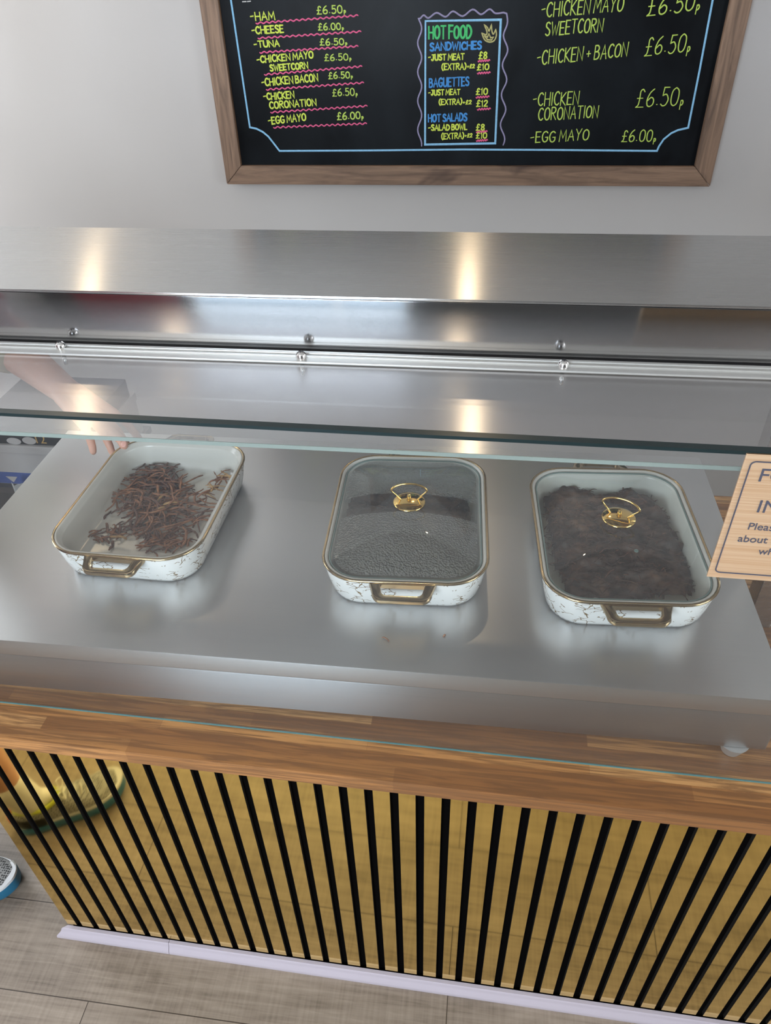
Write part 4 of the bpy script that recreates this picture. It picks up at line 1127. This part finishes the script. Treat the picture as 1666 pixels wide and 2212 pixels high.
chain(bm, [((-1.21, 0.50, 0.88), 0.108), ((-1.165, 0.465, 0.64), 0.095)]); chain(bm, [((-1.22, 0.66, 0.88), 0.108), ((-1.25, 0.705, 0.64), 0.095)])
flesh('shorts', bm, mat('charcoal shorts', srgb(44, 44, 50), 0.85), 0.012, cust)
for an, kn, foot in ((Rank, (-1.106, 0.412, 0.175), (-1.02, 0.355, 0.066)), (Lank, (-1.279, 0.755, 0.175), (-1.19, 0.741, 0.066))):
    bm = bmesh.new(); chain(bm, [(foot, 0.020), ((an[0], an[1], 0.085), 0.036), (an, 0.039), (kn, 0.044)])
    flesh('sock', bm, SOCK, 0.005, cust, 3)
make_shoe(cust, RH, RT, -1); make_shoe(cust, LH, LT, 1)

# staff member behind, reaching in to the far corner of the open dish
bm = bmesh.new()
sh = Vector((-1.335, 1.30, 1.36)); el = Vector((-1.085, 1.40, 1.135)); wr = Vector((-0.850, 1.262, 1.062)); kn = Vector((-0.765, 1.205, 1.040))
chain(bm, [(sh, 0.058), (el, 0.044), (el*0.55+wr*0.45, 0.042), (wr, 0.029)])
ax = (kn-wr).normalized(); sd = Vector((0.56, 0.82, 0.0)); dn = Vector((0, 0, -1))
for k, off in enumerate((-0.032, -0.0115, 0.0115, 0.032)):
    capsule(bm, wr+sd*off*0.5, kn+sd*off, 0.018, 0.0112)
tips = []
for k, (off, l) in enumerate(((-0.034, 0.62), (-0.0115, 0.82), (0.0115, 1.0), (0.034, 0.95))):
    b = kn+sd*off; fan = sd*off*0.16
    p1 = b+(ax*0.040+dn*0.010)*l+fan; p2 = p1+(ax*0.020+dn*0.024)*l+fan; p3 = p2+(ax*0.004+dn*0.016)*l+fan*0.5
    chain(bm, [(b, 0.0100), (p1, 0.0086), (p2, 0.0079), (p3, 0.0070)]); tips.append(p3)
tb = wr*0.6+kn*0.4+Vector((0.020, -0.030, -0.012)); t1 = tb+Vector((0.035, -0.008, -0.012)); t2 = Vector((-0.702, 1.160, 1.024)); t3 = Vector((-0.691, 1.146, 1.018))
chain(bm, [(wr, 0.020), (tb, 0.015), (t1, 0.0125), (t2, 0.0105), (t3, 0.0088)])
bc = Vector((-1.46, 1.46, 0))
chain(bm, [(bc+Vector((0, 0, 0.98)), 0.13), (bc+Vector((0, 0, 1.2)), 0.12), (bc+Vector((0.02, -0.02, 1.36)), 0.125)])
chain(bm, [(sh, 0.06), (bc+Vector((0.02, -0.02, 1.41)), 0.075), (bc+Vector((-0.10, 0.16, 1.38)), 0.06)])
chain(bm, [(bc+Vector((0.02, -0.02, 1.42)), 0.058), (bc+Vector((0.05, -0.04, 1.55)), 0.053)])
chain(bm, [(bc+Vector((-0.10, 0.16, 1.38)), 0.056), (bc+Vector((-0.14, 0.20, 1.10)), 0.044), (bc+Vector((-0.04, 0.14, 0.90)), 0.030), (bc+Vector((0.0, 0.10, 0.83)), 0.032)])
for k in range(4): chain(bm, [(bc+Vector((0.01+0.004*k, 0.13-0.02*k, 0.83)), 0.010), (bc+Vector((0.03, 0.13-0.02*k, 0.78)), 0.009), (bc+Vector((0.045, 0.125-0.018*k, 0.745)), 0.008)])
for q in (-1, 1):
    o_ = Vector((0.05*q, 0.09*q, 0)); chain(bm, [(bc+o_+Vector((0, 0, 0.95)), 0.10), (bc+o_*1.1+Vector((0, 0, 0.5)), 0.058), (bc+o_*1.1+Vector((-0.02, 0, 0.09)), 0.038), (bc+o_*1.1+Vector((0.10, -0.05, 0.04)), 0.030)])
sc_, sf, ss = head(bm, bc+Vector((0.07, -0.05, 1.66)), (0.8, -0.5, -0.25))
staff = flesh('person', bm, SKIN, 0.0031, None, 3)
tag(staff, 'staff member behind the counter reaching a hand to the corner of the open dish', 'person')
hair(sc_, sf, ss, staff); eyes(sc_, sf, ss, staff)
bm = bmesh.new(); ellipsoid(bm, t3+Vector((0.003, -0.004, 0.0062)), 0.0058, 0.0066, 0.0020, Matrix.Rotation(0.7, 4, 'X'))
obj('thumb_nail', bm, NAIL, staff, True)
bm = bmesh.new()
chain(bm, [(bc+Vector((0, 0, 0.98)), 0.155), (bc+Vector((0, 0, 1.2)), 0.145), (bc+Vector((0.02, -0.02, 1.37)), 0.14)])
chain(bm, [(sh, 0.085), (bc+Vector((0.02, -0.02, 1.43)), 0.085), (bc+Vector((-0.10, 0.16, 1.38)), 0.085)])
chain(bm, [(sh, 0.085), (el+Vector((-0.03, -0.01, 0.025)), 0.080), (el*0.72+wr*0.28+Vector((0, 0, 0.004)), 0.064)])
chain(bm, [(bc+Vector((-0.10, 0.16, 1.38)), 0.08), (bc+Vector((-0.135, 0.195, 1.18)), 0.075)])
flesh('shirt', bm, mat('beige work shirt', srgb(196, 186, 156), 0.85), 0.009, staff)
bm = bmesh.new()
for q in (-1, 1):
    o_ = Vector((0.05*q, 0.09*q, 0)); chain(bm, [(bc+o_+Vector((0, 0, 0.95)), 0.125), (bc+o_*1.1+Vector((0, 0, 0.5)), 0.082), (bc+o_*1.1+Vector((-0.02, 0, 0.10)), 0.065)])
flesh('trousers', bm, mat('black trousers', srgb(28, 28, 32), 0.85), 0.012, staff)
for q in (-1, 1):
    o_ = Vector((0.05*q, 0.09*q, 0)); bm = bmesh.new(); chain(bm, [(bc+o_*1.1+Vector((-0.04, 0.02, 0.046)), 0.045), (bc+o_*1.1+Vector((0.05, -0.025, 0.046)), 0.045), (bc+o_*1.1+Vector((0.13, -0.065, 0.038)), 0.037)])
    flesh('shoe', bm, BLACKPL, 0.008, staff)

for o in (ct, bpy.data.objects['worktop'], gs, pq): skew(o, -0.0115, -0.30, 0.64)
pq.location += Vector((-0.004, 0, 0.0032))
